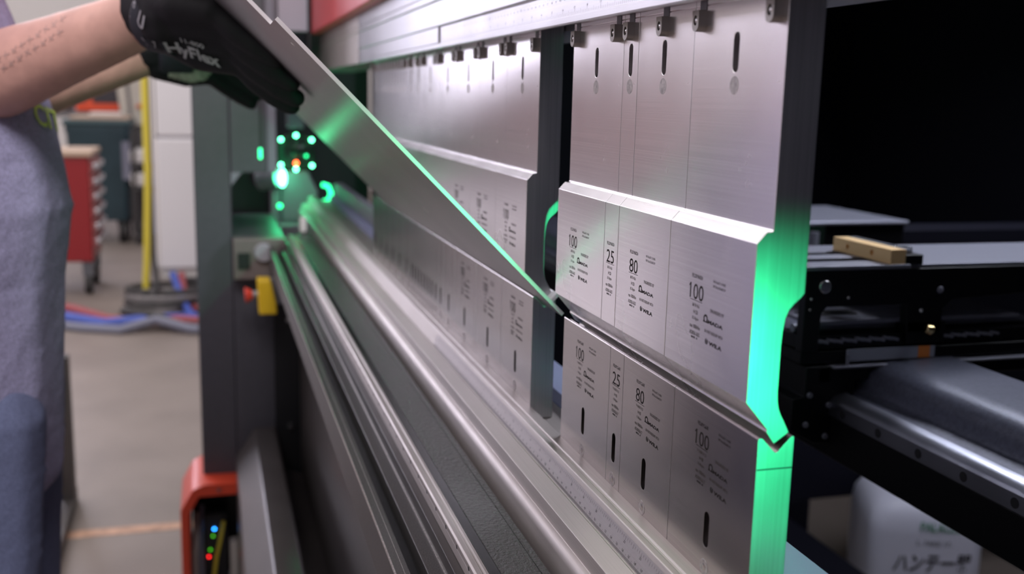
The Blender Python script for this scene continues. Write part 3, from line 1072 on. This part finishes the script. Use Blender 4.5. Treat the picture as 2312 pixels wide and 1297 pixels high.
obj('cap', MB().cyl((.465, -.4450, -.0010), (.465, -.4450, .0062), .0075, .0066, 20), 'clear', o, bevel=.001)
obj('clear_strip', MB().box(.475, .555, -.4470, -.4368, .0010, .0052), 'clear', o, bevel=.001)

o = thing('gauge_slide', (.5, -.45, -.2), 'black slide carriage with bolts under the gauge finger', 'carriage')
obj('upper_rail', MB().box(XF + .002, XF + .10, -.66, -.3200, -.1130, -.1005), 'gauge_black', o, bevel=.0005)
obj('round_bar', MB().cyl((XF + .03, -.325, -.0805), (XF + .03, -.62, -.0805), .0045), 'gauge_grey', o)
for k in range(24):
    yy = -.330 - k * .0085 - (.035 if k > 12 else 0)
    obj('chain_link', MB().obox((XF + .004, yy, -.0905 + .0012 * (k % 2)), (.003, 0, 0), (0, .0044, .0010), (0, -.0004, .0014)), 'gauge_grey', o)
obj('chain_bed', MB().box(XF + .006, XF + .05, -.62, -.322, -.0990, -.0855), 'gauge_black', o)
obj('grey_label', MB().box(XF, XF + .002, -.4610, -.3740, -.1120, -.0995), 'label_grey', o)
obj('orange_label', MB().box(XF, XF + .002, -.4760, -.4612, -.1120, -.0995), 'label_orange', o)
obj('white_label', MB().box(XF, XF + .002, -.4820, -.4762, -.1120, -.0995), 'label_grey', o)
obj('ledge', MB().box(XF - .006, XF + .08, -.66, -.3560, -.1180, -.1155), 'gauge_grey', o, bevel=.0005)
obj('ledge_block', MB().box(XF, XF + .10, -.66, -.3420, -.1330, -.1182), 'gauge_black', o, bevel=.0008)
obj('pin', MB().cyl((XF - .003, -.3730, -.1155), (XF - .003, -.3730, -.1040), .0018), 'gauge_grey', o)
CAR = [(-.3290, -.1160), (-.3560, -.1160), (-.3560, -.1500), (-.3800, -.1500), (-.3800, -.2040), (-.3290, -.2040), (-.3120, -.1860), (-.3290, -.1800)]
obj('carriage', MB().ext([(-.3265, -.1160), (-.3562, -.1160), (-.3562, -.1320), (-.3855, -.1320), (-.3855, -.1990), (-.3440, -.2000), (-.3130, -.1840), (-.3130, -.1500), (-.3265, -.1480)], XF, XF + .11), 'gauge_black', o, bevel=.001)
for (px, pz) in ((-.3325, -.146), (-.3560, -.158), (-.3300, -.178), (-.3545, -.192)):
    b_ = obj('bolt', MB().cyl((XF - .0025, px, pz), (XF, px, pz), .0030, .0034, 14), 'gauge_grey', o, bevel=.0004)
obj('nut', MB().cyl((XF - .008, -.386, -.1530), (XF - .008, -.395, -.1530), .0045, n=6), 'chrome', o)
obj('brass_tip', MB().cyl((XF - .010, -.3850, -.1640), (XF - .010, -.3920, -.1670), .0032, .0038, 12), 'brass', o)

o = thing('gauge_cross_beam', (.3, -.42, -.24), 'dark cross beam with steel guide rail and rounded cover', 'beam')
BX0, BX1 = -.30, 1.9
CB = [(-.3620, -.2130), (-.3620, -.1510), (-.3660, -.1490), (-.3760, -.1490), (-.3920, -.1480), (-.3985, -.1445), (-.4010, -.1390), (-.4020, -.1330), (-.4040, -.1262), (-.4085, -.1210), (-.4150, -.1172), (-.4230, -.1150), (-.4320, -.1140), (-.505, -.1130), (-.5150, -.1180), (-.5150, -.2130)]
obj('body', MB().ext(CB, BX0, BX1), 'gauge_cover', o, bevel=.002, seg=3)
obj('lower_web', MB().box(BX0, BX1, -.51, -.3600, -.2150, -.1705), 'gauge_black', o, bevel=.001)
GR = [(-.3600, -.1700), (-.3580, -.1695), (-.3580, -.1545), (-.3592, -.1530), (-.3600, -.1515), (-.3625, -.1490), (-.3680, -.1460), (-.3760, -.1455), (-.3760, -.1700)]
obj('guide_rail', MB().ext(GR, BX0, BX1), 'guide_steel', o, bevel=.0002)
for k in range(-2, 14):
    xx = .3676 - .0598 * k
    if BX0 + .02 < xx < BX1:
        obj('rail_hole', MB().cyl((xx, -.35795, -.1622), (xx, -.3577, -.1622), .0046, n=18), 'frame_black', o)
o = thing('valve_fitting', (.30, -.56, -.115), 'small brass air fitting behind the rounded gauge cover', 'fitting')
obj('body', MB().box(.33, .37, -.555, -.535, -.1130, -.100), 'gauge_black', o, bevel=.001)
obj('brass_nut', MB().cyl((.325, -.551, -.1040), (.325, -.543, -.1040), .005, n=6), 'brass', o)

o = thing('rear_gauge_unit', (1.1, -.76, -.10), 'dark rear gauge unit with grey top plate further back', 'gauge unit')
obj('body', MB().box(1.0, 1.22, -.852, -.70, -.115, -.0400), 'gauge_black', o, bevel=.002)
obj('top_plate', MB().box(.99, 1.23, -.852, -.63, -.0395, -.0330), 'gauge_grey', o, bevel=.002)
obj('side_lug', MB().cyl((.995, -.672, -.050), (.995, -.672, -.09), .012), 'gauge_grey', o)
obj('wall_arm', MB().box(1.06, 1.16, -1.80, -.853, -.105, -.060), 'rear_dark', o)
obj('low_shelf', MB().box(.99, 1.22, -.72, -.62, -.122, -.116), 'gauge_grey', o, bevel=.001)

# rear housing; unseen roof and near wall are added to keep light out
mb = MB().box(-.9, 2.6, -1.82, -1.80, FLOOR, 1.4)
struct('wall_rear', mb, 'rear_dark')
mb = MB().box(-.95, 2.6, -1.82, -.17, 1.0, 1.02)
struct('ceiling', mb, 'rear_dark')
mb = MB().box(-.95, -.93, -1.82, -.905, FLOOR, 1.0)
struct('wall_near', mb, 'rear_dark')
mb = MB().box(2.58, 2.60, -1.80, -.2, FLOOR, 1.0)
struct('wall_end', mb, 'rear_dark')
o = thing('rear_support_frame', (1.4, -1.1, FLOOR), 'dark lower support frame under the back gauge', 'machine frame')
obj('cross_rail', MB().box(1.62, 1.70, -1.80, -.60, -.80, -.60), 'rear_blue', o, bevel=.004)
obj('post', MB().box(1.62, 1.70, -1.13, -1.04, FLOOR, -.80), 'rear_dark', o, bevel=.004)
obj('floor_beam', MB().box(-.6, 1.61, -1.02, -.86, -.92, -.80), 'rear_dark', o, bevel=.004)
obj('beam_foot', MB().box(-.5, -.4, -1.0, -.88, FLOOR, -.92), 'rear_dark', o)
obj('beam_foot', MB().box(1.45, 1.55, -1.0, -.88, FLOOR, -.92), 'rear_dark', o)

# white plastic jug on the floor under the gauge
jc = Vector((1.46, -1.305, FLOOR))
o = thing('plastic_jug', jc, 'white plastic jug with green and black print on the floor', 'jug')
JR = Matrix.Rotation(math.radians(-24), 3, 'Z')


def rounded_rect(a, b, r, n=5):
    pts = []
    for (cx, cy, s) in ((a - r, b - r, 0), (-a + r, b - r, 1), (-a + r, -b + r, 2), (a - r, -b + r, 3)):
        for i in range(n + 1):
            t = PI / 2 * (s + i / n)
            pts.append((cx + r * math.cos(t), cy + r * math.sin(t)))
    return pts


def loft(rings):
    n = len(rings[0])
    vs = [p for g in rings for p in g]
    fs = []
    for i in range(len(rings) - 1):
        for k in range(n):
            fs.append((i * n + k, i * n + (k + 1) % n, (i + 1) * n + (k + 1) % n, (i + 1) * n + k))
    fs += [tuple(reversed(range(n))), tuple(range(len(vs) - n, len(vs)))]
    return MB().add(vs, fs)


rings = []
for (z, s, r) in ((0, .92, .03), (.012, .985, .035), (.05, 1, .035), (.10, .985, .035), (.16, 1, .035), (.27, 1, .035), (.305, .97, .04), (.335, .86, .05), (.352, .62, .045), (.358, .35, .03)):
    g = []
    for (a, b) in rounded_rect(.125 * s, .125 * s, min(r, .12 * s)):
        q = JR @ Vector((a, b, 0))
        g.append(jc + q + Vector((0, 0, z)))
    rings.append(g)
obj('body', loft(rings), 'jug_plastic', o, smooth=1.2)
obj('neck', MB().cyl(jc + JR @ Vector((.02, .05, .355)), jc + JR @ Vector((.02, .05, .375)), .025), 'jug_plastic', o)
obj('cap', MB().cyl(jc + JR @ Vector((.02, .05, .372)), jc + JR @ Vector((.02, .05, .398)), .030), 'cabinet_white', o, bevel=.003)
obj('handle', MB().tube([jc + JR @ Vector((-.02 + .0 * i, -.07 + .035 * i, .350 + .035 * math.sin(PI * i / 3))) for i in range(4)], .010, 10), 'jug_plastic', o)
fx = JR @ Vector((-1, 0, 0))         # printed side faces the camera
rx = JR @ Vector((0, -1, 0))
pc = jc + fx * .1262
pm = MB()
letter(pm, 'PALAOX', pc + rx * .025 + Vector((0, 0, .283)), rx, (0, 0, 1), .022, .085, bold=.02, align='c')
obj('green_print', pm, 'jug_green', o)
pm = MB()
letter(pm, 'L. 7AKE 17-', pc + rx * .015 + Vector((0, 0, .250)), rx, (0, 0, 1), .012, .075, align='c')
obj('small_print', pm, 'jug_ink', o)
pm = MB()
letter(pm, 'ハンテー器', pc + rx * .012 + Vector((0, 0, .186)), rx + Vector((0, 0, .06)), (rx * .12 + Vector((0, 0, 1))), .045, .165, bold=.025, align='c')
obj('black_print', pm, 'jug_ink', o)

# ------------------------------------------------------------------ the operator


def blob(balls, voxel, smooth_it=6):
    """one continuous surface round overlapping ellipsoids; balls = (centre, (rx, ry, rz)) in press coordinates"""
    mbb = MB()
    for c, r in balls:
        mbb.sphere(c, 1, 12, sc=r if isinstance(r, (tuple, list)) else (r, r, r))
    me = bpy.data.meshes.new('blob')
    me.from_pydata(mbb.v, [], mbb.f)
    finish(me)
    ob = bpy.data.objects.new('blob', me)
    C.objects.link(ob)
    rm = ob.modifiers.new('r', 'REMESH')
    rm.mode = 'VOXEL'
    rm.voxel_size = voxel
    sm = ob.modifiers.new('s', 'SMOOTH')
    sm.factor = .5
    sm.iterations = smooth_it
    dg = bpy.context.evaluated_depsgraph_get()
    dg.update()
    e = bpy.data.meshes.new_from_object(ob.evaluated_get(dg))
    out = MB()
    out.v = [tuple(v.co) for v in e.vertices]
    out.f = [list(p.vertices) for p in e.polygons]
    out.m = [0] * len(out.f)
    bpy.data.objects.remove(ob)
    bpy.data.meshes.remove(me)
    bpy.data.meshes.remove(e)
    return out


def chain(pts, step=.35):
    """ellipsoids strung along joints: pts = (position, radius or radii)"""
    out = []
    for (a, ra), (b, rb) in zip(pts[:-1], pts[1:]):
        a, b = Vector(a), Vector(b)
        ra = ra if isinstance(ra, (tuple, list)) else (ra,) * 3
        rb = rb if isinstance(rb, (tuple, list)) else (rb,) * 3
        n = max(2, int((b - a).length / (step * min(min(ra), min(rb)))) + 1)
        for i in range(n + 1):
            t = i / n
            out.append((a.lerp(b, t), tuple(ra[k] * (1 - t) + rb[k] * t for k in range(3))))
    return out


per = thing('person', (1.0, .62, FLOOR), 'person in grey blue shirt and black gloves pushing up the sheet', 'person')
WR, ER, SR = Vector((.785, .318, .231)), Vector((.93, .565, .135)), Vector((.80, .70, .40))
WL, EL, SL = Vector((1.18, .340, .204)), Vector((1.13, .60, .115)), Vector((1.20, .70, .40))
balls = []
balls += chain([((1.0, .64, .30), (.12, .09, .12)), ((1.0, .645, .47), .055), ((1.0, .63, .53), .052)])
balls += [((1.0, .60, .62), (.074, .094, .105)), ((1.0, .585, .575), (.060, .078, .075)), ((1.0, .548, .545), (.040, .045, .030))]
balls += [((1.0, .503, .605), (.011, .016, .018)), ((1.0, .512, .622), (.008, .012, .02))]
for s in (-1, 1):
    balls += [((1.0 + s * .076, .61, .605), (.008, .016, .028))]
for (sh, el, wr) in ((SR, ER, WR), (SL, EL, WL)):
    mid = el.lerp(wr, .28)
    balls += chain([((1.0, .66, .38), .06), (sh, .058), (sh.lerp(el, .5), .050), (el, .046), (mid, .051), (el.lerp(wr, .6), .041), (wr, (.027, .030, .033))])
balls += chain([((1.0, .64, .30), (.12, .08, .1)), ((1.0, .60, .05), (.12, .10, .1)), ((1.0, .61, -.12), (.14, .10, .1))])
for s in (-1, 1):
    balls += chain([((1.0 + s * .09, .62, -.15), .075), ((1.0 + s * .105, .62, -.56), .052), ((1.0 + s * .11, .65, -.96), .04)])
body_mb = blob(balls, .0075, 6)
body = obj('body', body_mb, 'skin', per, smooth=3)
# hair, eyes, mouth
hb = [((1.0, .618, .650), (.080, .096, .085)), ((1.0, .655, .60), (.074, .066, .09))]
obj('hair', blob(hb, .008, 3), 'hair', per, smooth=3)
for s in (-1, 1):
    obj('eye', MB().sphere((1.0 + s * .031, .5225, .622), .0105, 12), 'eye_white', per)
obj('mouth', MB().sphere((1.0, .5075, .566), .02, 12, sc=(1, .35, .22)), 'lip', per)
# shirt: torso and short sleeves
sb = chain([((1.0, .665, .39), (.175, .085, .06)), ((1.0, .625, .27), (.185, .120, .10)), ((1.0, .590, .12), (.180, .142, .10)), ((1.0, .580, .0), (.182, .150, .10)),
            ((1.0, .590, -.10), (.184, .145, .10)), ((1.0, .596, -.22), (.188, .144, .08)), ((1.0, .602, -.36), (.190, .142, .05))], .3)
for (sh, el) in ((SR, ER), (SL, EL)):
    sb += chain([(sh + Vector((0, 0, .0)), .078), (sh.lerp(el, .62), .068)])
shirt_mb = blob(sb, .009, 8)
shirt = obj('shirt', shirt_mb, 'shirt', per, smooth=3)
jb = chain([((1.0, .602, -.19), (.172, .132, .06)), ((1.0, .600, -.28), (.178, .138, .06))])
for s in (-1, 1):
    jb += chain([((1.0 + s * .090, .600, -.26), (.094, .138, .09)), ((1.0 + s * .10, .588, -.58), (.080, .100, .07)), ((1.0 + s * .108, .64, -1.0), (.056, .06, .05))])
obj('jeans', blob(jb, .010, 6), 'denim', per, smooth=3)
for s in (-1, 1):
    obj('boot', blob(chain([((1.0 + s * .108, .655, -1.0), (.05, .055, .05)), ((1.0 + s * .108, .66, -1.02), (.048, .055, .038)), ((1.0 + s * .112, .52, -1.032), (.046, .05, .026))]), .008, 4), 'boot', per, smooth=3)


def bvh(mbk):
    return BVHTree.FromPolygons([Vector(p) for p in mbk.v], mbk.f)


def decal(texts, tree, direction, off=.0006):
    """flat lettering pressed onto a surface along a direction; texts = list of (body, origin, right, up, height, width, bold)"""
    m = MB()
    if isinstance(texts, MB):
        m = texts
    else:
        for (body_, o_, r_, u_, h_, w_, b_) in texts:
            letter(m, body_, o_, r_, u_, h_, w_, b_)
    out = MB()
    d = Vector(direction).normalized()
    vs = []
    for p in m.v:
        p = Vector(p)
        hit = tree.ray_cast(p - d * .3, d)
        vs.append(hit[0] - d * off if hit[0] is not None else p)
    out.add(vs, m.f)
    return out


tr = bvh(shirt_mb)
obj('chest_print', decal([('CITY CO', Vector((.93, .30, .105)), Vector((1, 0, -.16)), Vector((.0, 0, 1)), .028, .20, .02)], tr, (0, 1, 0), .002), 'print_lime', per)
# faded tattoo strokes along the near forearm
tt = MB()
ax = (ER - WR).normalized()
av = Vector((0, 0, 1))
for row in range(2):
    for i in range(9):
        c_ = WR + ax * (.115 + .011 * i + .004 * row) + av * (.034 - .013 * row - .002 * i)
        a_ = random.uniform(-.9, .9)
        e_ = (ax * math.cos(a_) + av * math.sin(a_)) * .0045
        n_ = (av * math.cos(a_) - ax * math.sin(a_)) * .0008
        tt.add([c_ - e_ - n_, c_ + e_ - n_, c_ + e_ + n_, c_ - e_ + n_], [(0, 1, 2, 3)])
        tt.add([c_ - n_ * 5, c_ + n_ * 5 + e_ * .2, c_ + n_ * 5 + e_ * .5, c_ - n_ * 5 + e_ * .3], [(0, 1, 2, 3)])
obj('tattoo', decal(tt, bvh(body_mb), (1, .05, .1), .0008), 'tattoo', per)


def glove(wrist, elbow, kn, tip, side, k, palm):
    """work glove: palm from wrist to knuckles, four fingers flat on the sheet, thumb; side = +1 when the thumb lies towards -x"""
    d = (kn - wrist).normalized()
    L = (kn - wrist).length
    sd = Vector((-.12 * side, .62, .78))          # towards the thumb, along the slope of the sheet
    sd = (sd - d * sd.dot(d)).normalized()
    pn = d.cross(sd).normalized()                 # the palms face each other
    if pn.x * side < 0:
        pn = -pn
    fd = (tip - kn).normalized()
    FL = (tip - kn).length
    ball = []

    def P(a, b, c):
        return wrist + d * (a * L) + sd * (b * k) + pn * (c * k)

    def Q(a, b, c):
        return kn + fd * (a * FL) + sd * (b * k) + pn * (c * k)
    ball += chain([(P(-.05, 0, 0), .033 * k), (P(.15, .002, 0), .034 * k), (P(.35, .004, -.002), .037 * k)], .25)
    for b in (-.030, -.010, .010, .029):          # metacarpals
        ball += chain([(P(.15, b * .55, -.001), .024 * k), (P(.6, b * .95, -.006), .0200 * k), (P(1, b, -.001), .0160 * k)], .3)
    ball += chain([(P(.4, .022, .006), .021 * k), (P(.75, .026, .006), .018 * k)], .3)
    for (b, ln, spread) in ((-.031, .74, -.007), (-.0105, .93, -.003), (.0105, 1.0, .002), (.030, .90, .006)):
        ball += chain([(Q(0, b, 0), .0135 * k), (Q(ln * .4, b + spread * .5, -.004), .0122 * k), (Q(ln * .75, b + spread * .8, -.003), .0112 * k), (Q(ln, b + spread, .001), .0098 * k)], .3)
    ball += chain([(P(.22, .024, .004), .020 * k), (P(.5, .044, .012), .0155 * k), (P(.8, .056, .016), .0138 * k), (P(1.02, .058, .018), .0115 * k)], .3)
    m = blob(ball, .0034, 4)
    if palm:
        kc = P(.62, -.004, 0)
        for i, f in enumerate(m.f):
            a_, b_, c_ = (Vector(m.v[q]) for q in f[:3])
            cen = (a_ + b_ + c_) / 3
            nrm = (b_ - a_).cross(c_ - a_).normalized()
            if nrm.dot(pn) > .55 and (cen - kc).length < .045:
                m.m[i] = 1
    g = obj('glove', m, ('glove', 'glove_palm'), per, smooth=3)
    back = (elbow - wrist).normalized()
    c1, c2 = wrist + d * .010, wrist + d * .058
    obj('glove_cuff', MB().tube([c1, c1.lerp(c2, .12), c1.lerp(c2, .5), c2], [.0345 * k, .0372 * k, .0365 * k, .035 * k], 24), 'glove_cuff', per, smooth=1.5)
    return m, d, sd, pn, P, Q


KR, TR = Vector((.690, .238, .206)), Vector((.645, .172, .151))
KL, TL = Vector((1.190, .258, .205)), Vector((1.172, .178, .158))
gm, gd, gs, gp, GP, GQ = glove(WR, ER, KR, TR, 1, 1.0, False)
gt = bvh(gm)
e1 = (gd * .97 - gs * .22).normalized()
e2 = (gs * .97 + gd * .22).normalized()
og = GP(.47, -.006, -.06)
obj('glove_print', decal([('HyFlex', og - e2 * .012, e1, e2, .021, .064, .035), ('11-800', og + e1 * .02 + e2 * .012, e1, e2, .0065, .028, .02), ('7', og - e1 * .012 - e2 * .002, e1, e2, .010, .004, .01), ('U', og - e1 * .034 + e2 * .016, e1, e2, .014, .012, .03), ('A1B', og - e1 * .046 + e2 * .012, e2, -e1, .006, .018, .02), ('1.B', og - e1 * .026 - e2 * .008, e2, -e1, .006, .012, .02)], gt, gp, .0022), 'print_grey', per)
gl = glove(WL, EL, KL, TL, -1, 1.0, True)

# ------------------------------------------------------------------ blurred workshop behind
o = thing('white_cabinet', (5.8, .36, FLOOR), 'tall white control cabinet beside the dark column', 'cabinet')
obj('upper_door', MB().box(5.60, 6.1, .12, .545, -.098, 1.1), 'cabinet_white', o, bevel=.01)
obj('lower_door', MB().box(5.60, 6.1, .12, .550, -.845, -.112), 'cabinet_white', o, bevel=.01)
obj('side_panel', MB().box(5.63, 6.1, .552, .570, -.845, 1.1), 'cabinet_white', o, bevel=.004)
obj('seam', MB().box(5.61, 6.0, .12, .545, -.112, -.098), 'cabinet_seam', o)
obj('base', MB().box(5.62, 6.08, .12, .550, -.905, -.846), 'tray_white', o, bevel=.006)
obj('plinth', MB().box(5.72, 6.05, .12, .49, FLOOR, -.906), 'hose_grey', o, bevel=.006)
mb = MB().tube([(5.64, .597, .60), (5.63, .600, -.30), (5.62, .622, -.80), (5.60, .640, FLOOR + .01)], .019, 12)
put('yellow_pipe', mb, 'pipe_yellow', 'thin upright yellow pipe left of the white cabinet', 'pipe')
mb = MB().tube([(5.78, .595, .3), (5.76, .596, -.5), (5.70, .594, -.72), (5.56, .57, -.93), (5.5, .60, FLOOR + .02)], .016, 10)
put('dark_cable', mb, 'hose_dark', 'dark cable hanging beside the yellow pipe', 'cable')
for k in range(4):
    pts = [(5.42 + .03 * k + .14 * math.cos(t), .58 - .03 * k + .15 * math.sin(t) * (1 + .2 * k), FLOOR + .03 + .03 * k) for t in [i * 2 * PI / 16 + k for i in range(16)]]
    put('cable_coil', MB().tube(pts, .016, 8), 'hose_dark' if k % 2 else 'conduit', '%s dark cable loop from the floor up, in the tangle below the yellow pipe' % ['lowest', 'second', 'third', 'topmost'][k], 'cable', 'tangled cables')
mb = MB().tube([(5.58, .485, -.87), (5.45, .44, -.97), (5.30, .40, FLOOR + .03), (4.9, .30, FLOOR + .02)], .020, 10)
put('blue_hose', mb, 'hose_blue', 'blue hose dropping from under the white cabinet', 'hose')
mb = MB().tube([(5.58, .437, -.87), (5.5, .425, -.96), (5.4, .38, FLOOR + .03), (5.2, .2, FLOOR + .02)], .020, 10)
put('red_hose', mb, 'hose_red', 'red hose dropping beside the blue one under the cabinet', 'hose')


def floor_hose(name, m, pts, r, label):
    put(name, MB().tube([(a, b, FLOOR + c) for a, b, c in pts], r, 10), m, label, 'hose', 'hoses across the floor')


floor_hose('floor_hose', 'hose_red', [(5.7, 1.25, .025), (5.45, 1.0, .03), (5.15, .80, .03), (5.02, .62, .03), (4.98, .45, .05), (4.95, .2, .03)], .024, 'red hose lying furthest back in the floor bundle')
floor_hose('floor_hose', 'hose_blue', [(5.45, 1.25, .03), (5.2, .98, .03), (5.02, .80, .03), (5.0, .60, .05), (5.1, .45, .03), (5.1, .2, .02)], .030, 'thick blue hose in the middle of the floor bundle')
floor_hose('floor_hose', 'hose_grey', [(5.2, 1.2, .02), (5.0, .90, .02), (4.92, .72, .02), (4.95, .55, .06), (4.86, .38, .025), (4.8, .2, .02)], .024, 'grey hose nearest the camera in the floor bundle')
floor_hose('floor_hose', 'yellow_cable', [(5.42, 1.15, .02), (5.22, .98, .02), (5.10, .90, .02), (5.05, .78, .02)], .014, 'thin yellow hose end in the floor bundle')
floor_hose('floor_hose', 'hose_dark', [(5.1, .72, .08), (4.98, .56, .08), (4.9, .42, .03), (4.84, .2, .02)], .022, 'dark hose crossing over the floor bundle')

# red tool cabinet
o = thing('tool_cabinet', (6.25, 1.15, FLOOR), 'red roller tool cabinet with chrome drawer handles', 'tool cabinet')
obj('body', MB().box(6.0, 6.5, .945, 1.40, -.86, -.24), 'tool_red', o, bevel=.01)
obj('top', MB().box(5.98, 6.52, .925, 1.42, -.24, -.205), 'card', o, bevel=.008)
for k in range(6):
    zz = -.30 - k * .088
    dr = obj('drawer', MB().box(6.02, 6.48, .926, .9445, zz - .036, zz + .036), 'tool_pink', o, bevel=.004)
    obj('handle', MB().box(6.01, 6.46, .903, .9258, zz - .012, zz + .020), 'chrome', dr, bevel=.004)
for (a, b) in ((6.06, .98), (6.44, .98), (6.06, 1.36), (6.44, 1.36)):
    cs = obj('caster', MB().cyl((a, b - .02, FLOOR + .06), (a, b + .02, FLOOR + .06), .06, n=18), 'rubber', o)
    obj('fork', MB().box(a - .03, a + .03, b - .03, b + .03, FLOOR + .11, -.861), 'key_steel', cs)

# dark green wheeled bin
o = thing('wheeled_bin', (8.5, 1.1, FLOOR), 'dark green wheeled waste bin with flat lid', 'bin')
r1, r2 = [], []
rings = []
for (z, s) in ((-.88, .84), (-.86, .86), (-.20, .98), (-.17, 1.02), (-.13, 1.02)):
    rings.append([(8.48 + a, 1.105 + b, z) for a, b in rounded_rect(.28 * s, .235 * s, .04)])
obj('tub', loft(rings), 'bin_green', o, smooth=.8)
obj('lid', MB().box(8.18, 8.78, .855, 1.36, -.128, -.085), 'bin_lid', o, bevel=.015)
obj('label', MB().box(8.19, 8.20, .87, .93, -.55, -.25), 'hose_grey', o)
for (a, b) in ((8.3, .95), (8.66, .95), (8.3, 1.27), (8.66, 1.27)):
    cs = obj('wheel', MB().cyl((a, b - .03, FLOOR + .085), (a, b + .03, FLOOR + .085), .085, n=18), 'rubber', o)
    obj('hub', MB().cyl((a - .002, b - .034, FLOOR + .085), (a - .002, b + .034, FLOOR + .085), .04, n=14), 'wheel_pale', cs)
    obj('fork', MB().box(a - .04, a + .04, b - .04, b + .04, FLOOR + .13, -.875), 'rubber', cs)
mb = MB().box(8.2, 8.7, .87, 1.30, -.0845, -.060)
put('cardboard_sheet', mb, 'card', 'flat tan cardboard lying on the green bin', 'cardboard', bevel=.004)
mb = MB().box(8.25, 8.5, .92, 1.16, -.0595, -.028)
put('paper_stack', mb, 'paper', 'pale folded paper on the cardboard over the bin', 'paper', bevel=.006)

# bench with the orange machine
o = thing('workbench', (9.3, 1.3, FLOOR), 'grey workbench behind the green bin', 'workbench')
obj('top', MB().box(8.95, 9.8, .85, 2.2, -.09, -.04), 'conduit', o, bevel=.004)
for (a, b) in ((9.0, .9), (9.0, 2.14), (9.74, .9), (9.74, 2.14)):
    obj('leg', MB().box(a - .03, a + .03, b - .03, b + .03, FLOOR, -.0905), 'conduit', o)
o = thing('orange_machine', (9.2, 1.17, -.04), 'bright orange machine with dark window on the bench', 'machine')
obj('case', MB().box(9.0, 9.45, .985, 1.345, -.0395, .245), 'machine_orange', o, bevel=.02)
obj('window', MB().box(8.992, 9.002, 1.00, 1.205, .035, .175), 'screen_dark', o, bevel=.003)
obj('dial', MB().cyl((8.985, 1.285, .075), (9.001, 1.285, .075), .035, n=18), 'tool_pink', o)
for (a, b, c, z1, m) in ((9.1, 1.45, .06, .16, 'screen_dark'), (9.15, 1.58, .05, .22, 'conduit'), (9.2, 1.40, .03, .10, 'hose_grey')):
    q = thing('spray_can', (a, b, -.04), {'screen_dark': 'black can left of the orange machine', 'conduit': 'tall grey can furthest left on the bench', 'hose_grey': 'short pale can right beside the orange machine'}[m], 'can')
    obj('can', MB().cyl((a, b, -.0395), (a, b, z1 - .02), c, n=18), m, q, bevel=.006)
    obj('lid', MB().cyl((a, b, z1 - .02), (a, b, z1 + .01), c * .6, n=14), 'rubber', q)

o = thing('electric_cabinet', (8.95, .88, -.15), 'cream wall mounted electric cabinet with orange switch', 'cabinet')
obj('case', MB().ext([(.757, -.145), (.965, -.145), (1.02, .40), (1.06, .9), (.757, .9)], 8.8, 8.94), 'electric_cream', o, bevel=.01)
obj('conduit', MB().tube([(8.785, .93, .9), (8.785, .915, .2), (8.785, .885, -.2), (8.79, .88, -.5)], .014, 10), 'conduit', o)
obj('switch', MB().box(8.78, 8.80, .80, .845, .0, .034), 'button_orange', o, bevel=.004)
obj('small_switch', MB().box(8.78, 8.80, .79, .805, .14, .19), 'button_orange', o, bevel=.004)
obj('mast', MB().box(8.86, 8.93, .78, .84, FLOOR, -.146), 'conduit', o)
o = thing('parts_rack', (8.3, .72, FLOOR), 'small dark rack holding white trays behind the yellow pipe', 'rack')
for (a, b) in ((8.15, .68), (8.15, .84), (8.5, .68), (8.5, .84)):
    obj('post', MB().box(a - .02, a + .02, b - .015, b + .015, FLOOR, -.16), 'hose_dark', o)
for z in (-.42, -.60, -.98):
    obj('shelf', MB().box(8.12, 8.52, .66, .86, z - .03, z), 'hose_dark', o)
for (z, lb) in ((-.42, 'white tray on the upper shelf of the dark rack'), (-.60, 'white tray on the middle shelf of the dark rack')):
    mb = MB().box(8.13, 8.5, .74, .87, z + .001, z + .11)
    put('parts_tray', mb, 'tray_white', lb, 'tray', bevel=.02)
for (z0, z1, y0, y1, lb) in ((-.60, -.24, .675, .735, 'tall pale blue board leaning on the middle shelf'), (-.98, -.66, .68, .735, 'pale blue board on the bottom shelf of the rack')):
    mb = MB().box(8.14, 8.4, y0, y1, z0 + .001, z1)
    put('plastic_board', mb, 'bucket_blue', lb, 'board', bevel=.006)

# floor stand by the operator's legs
o = thing('floor_stand', (2.5, .68, FLOOR), 'dark steel floor stand with angled foot beside the operator', 'stand')
obj('post', MB().box(2.60, 2.65, .665, .700, FLOOR + .03, -.60), 'stand_steel', o, bevel=.002)
obj('foot', MB().obox((2.33, .690, FLOOR + .02), (.36, .006, 0), (0, .028, 0), (0, 0, .02)), 'stand_steel', o, bevel=.002)
obj('cross_foot', MB().box(2.56, 2.62, .695, 1.05, FLOOR + .0, FLOOR + .04), 'stand_steel', o, bevel=.002)
obj('brace', MB().box(2.58, 2.63, .70, .78, -.98, -.94), 'stand_steel', o)

# near side column of the press (beside and behind the camera) with the light emitter
o = thing('near_side_frame', (-1.2, -.2, FLOOR), 'dark near side column of the press', 'machine frame')
obj('post', MB().box(-1.30, -.95, -.9, .72, FLOOR, 1.5), 'frame_dark', o, bevel=.004)  # unseen; widened towards the operator to keep lamp light off the tool ends
o = thing('guard_emitter', (-.34, -.018, -.05), 'black emitter head of the green guard light', 'sensor')
obj('head', MB().box(-.38, -.28, -.055, .018, -.05, .03), 'sensor_black', o, bevel=.004)
obj('arm', MB().box(-.948, -.381, -.036, .0, -.03, .01), 'frame_mid', o, bevel=.002)
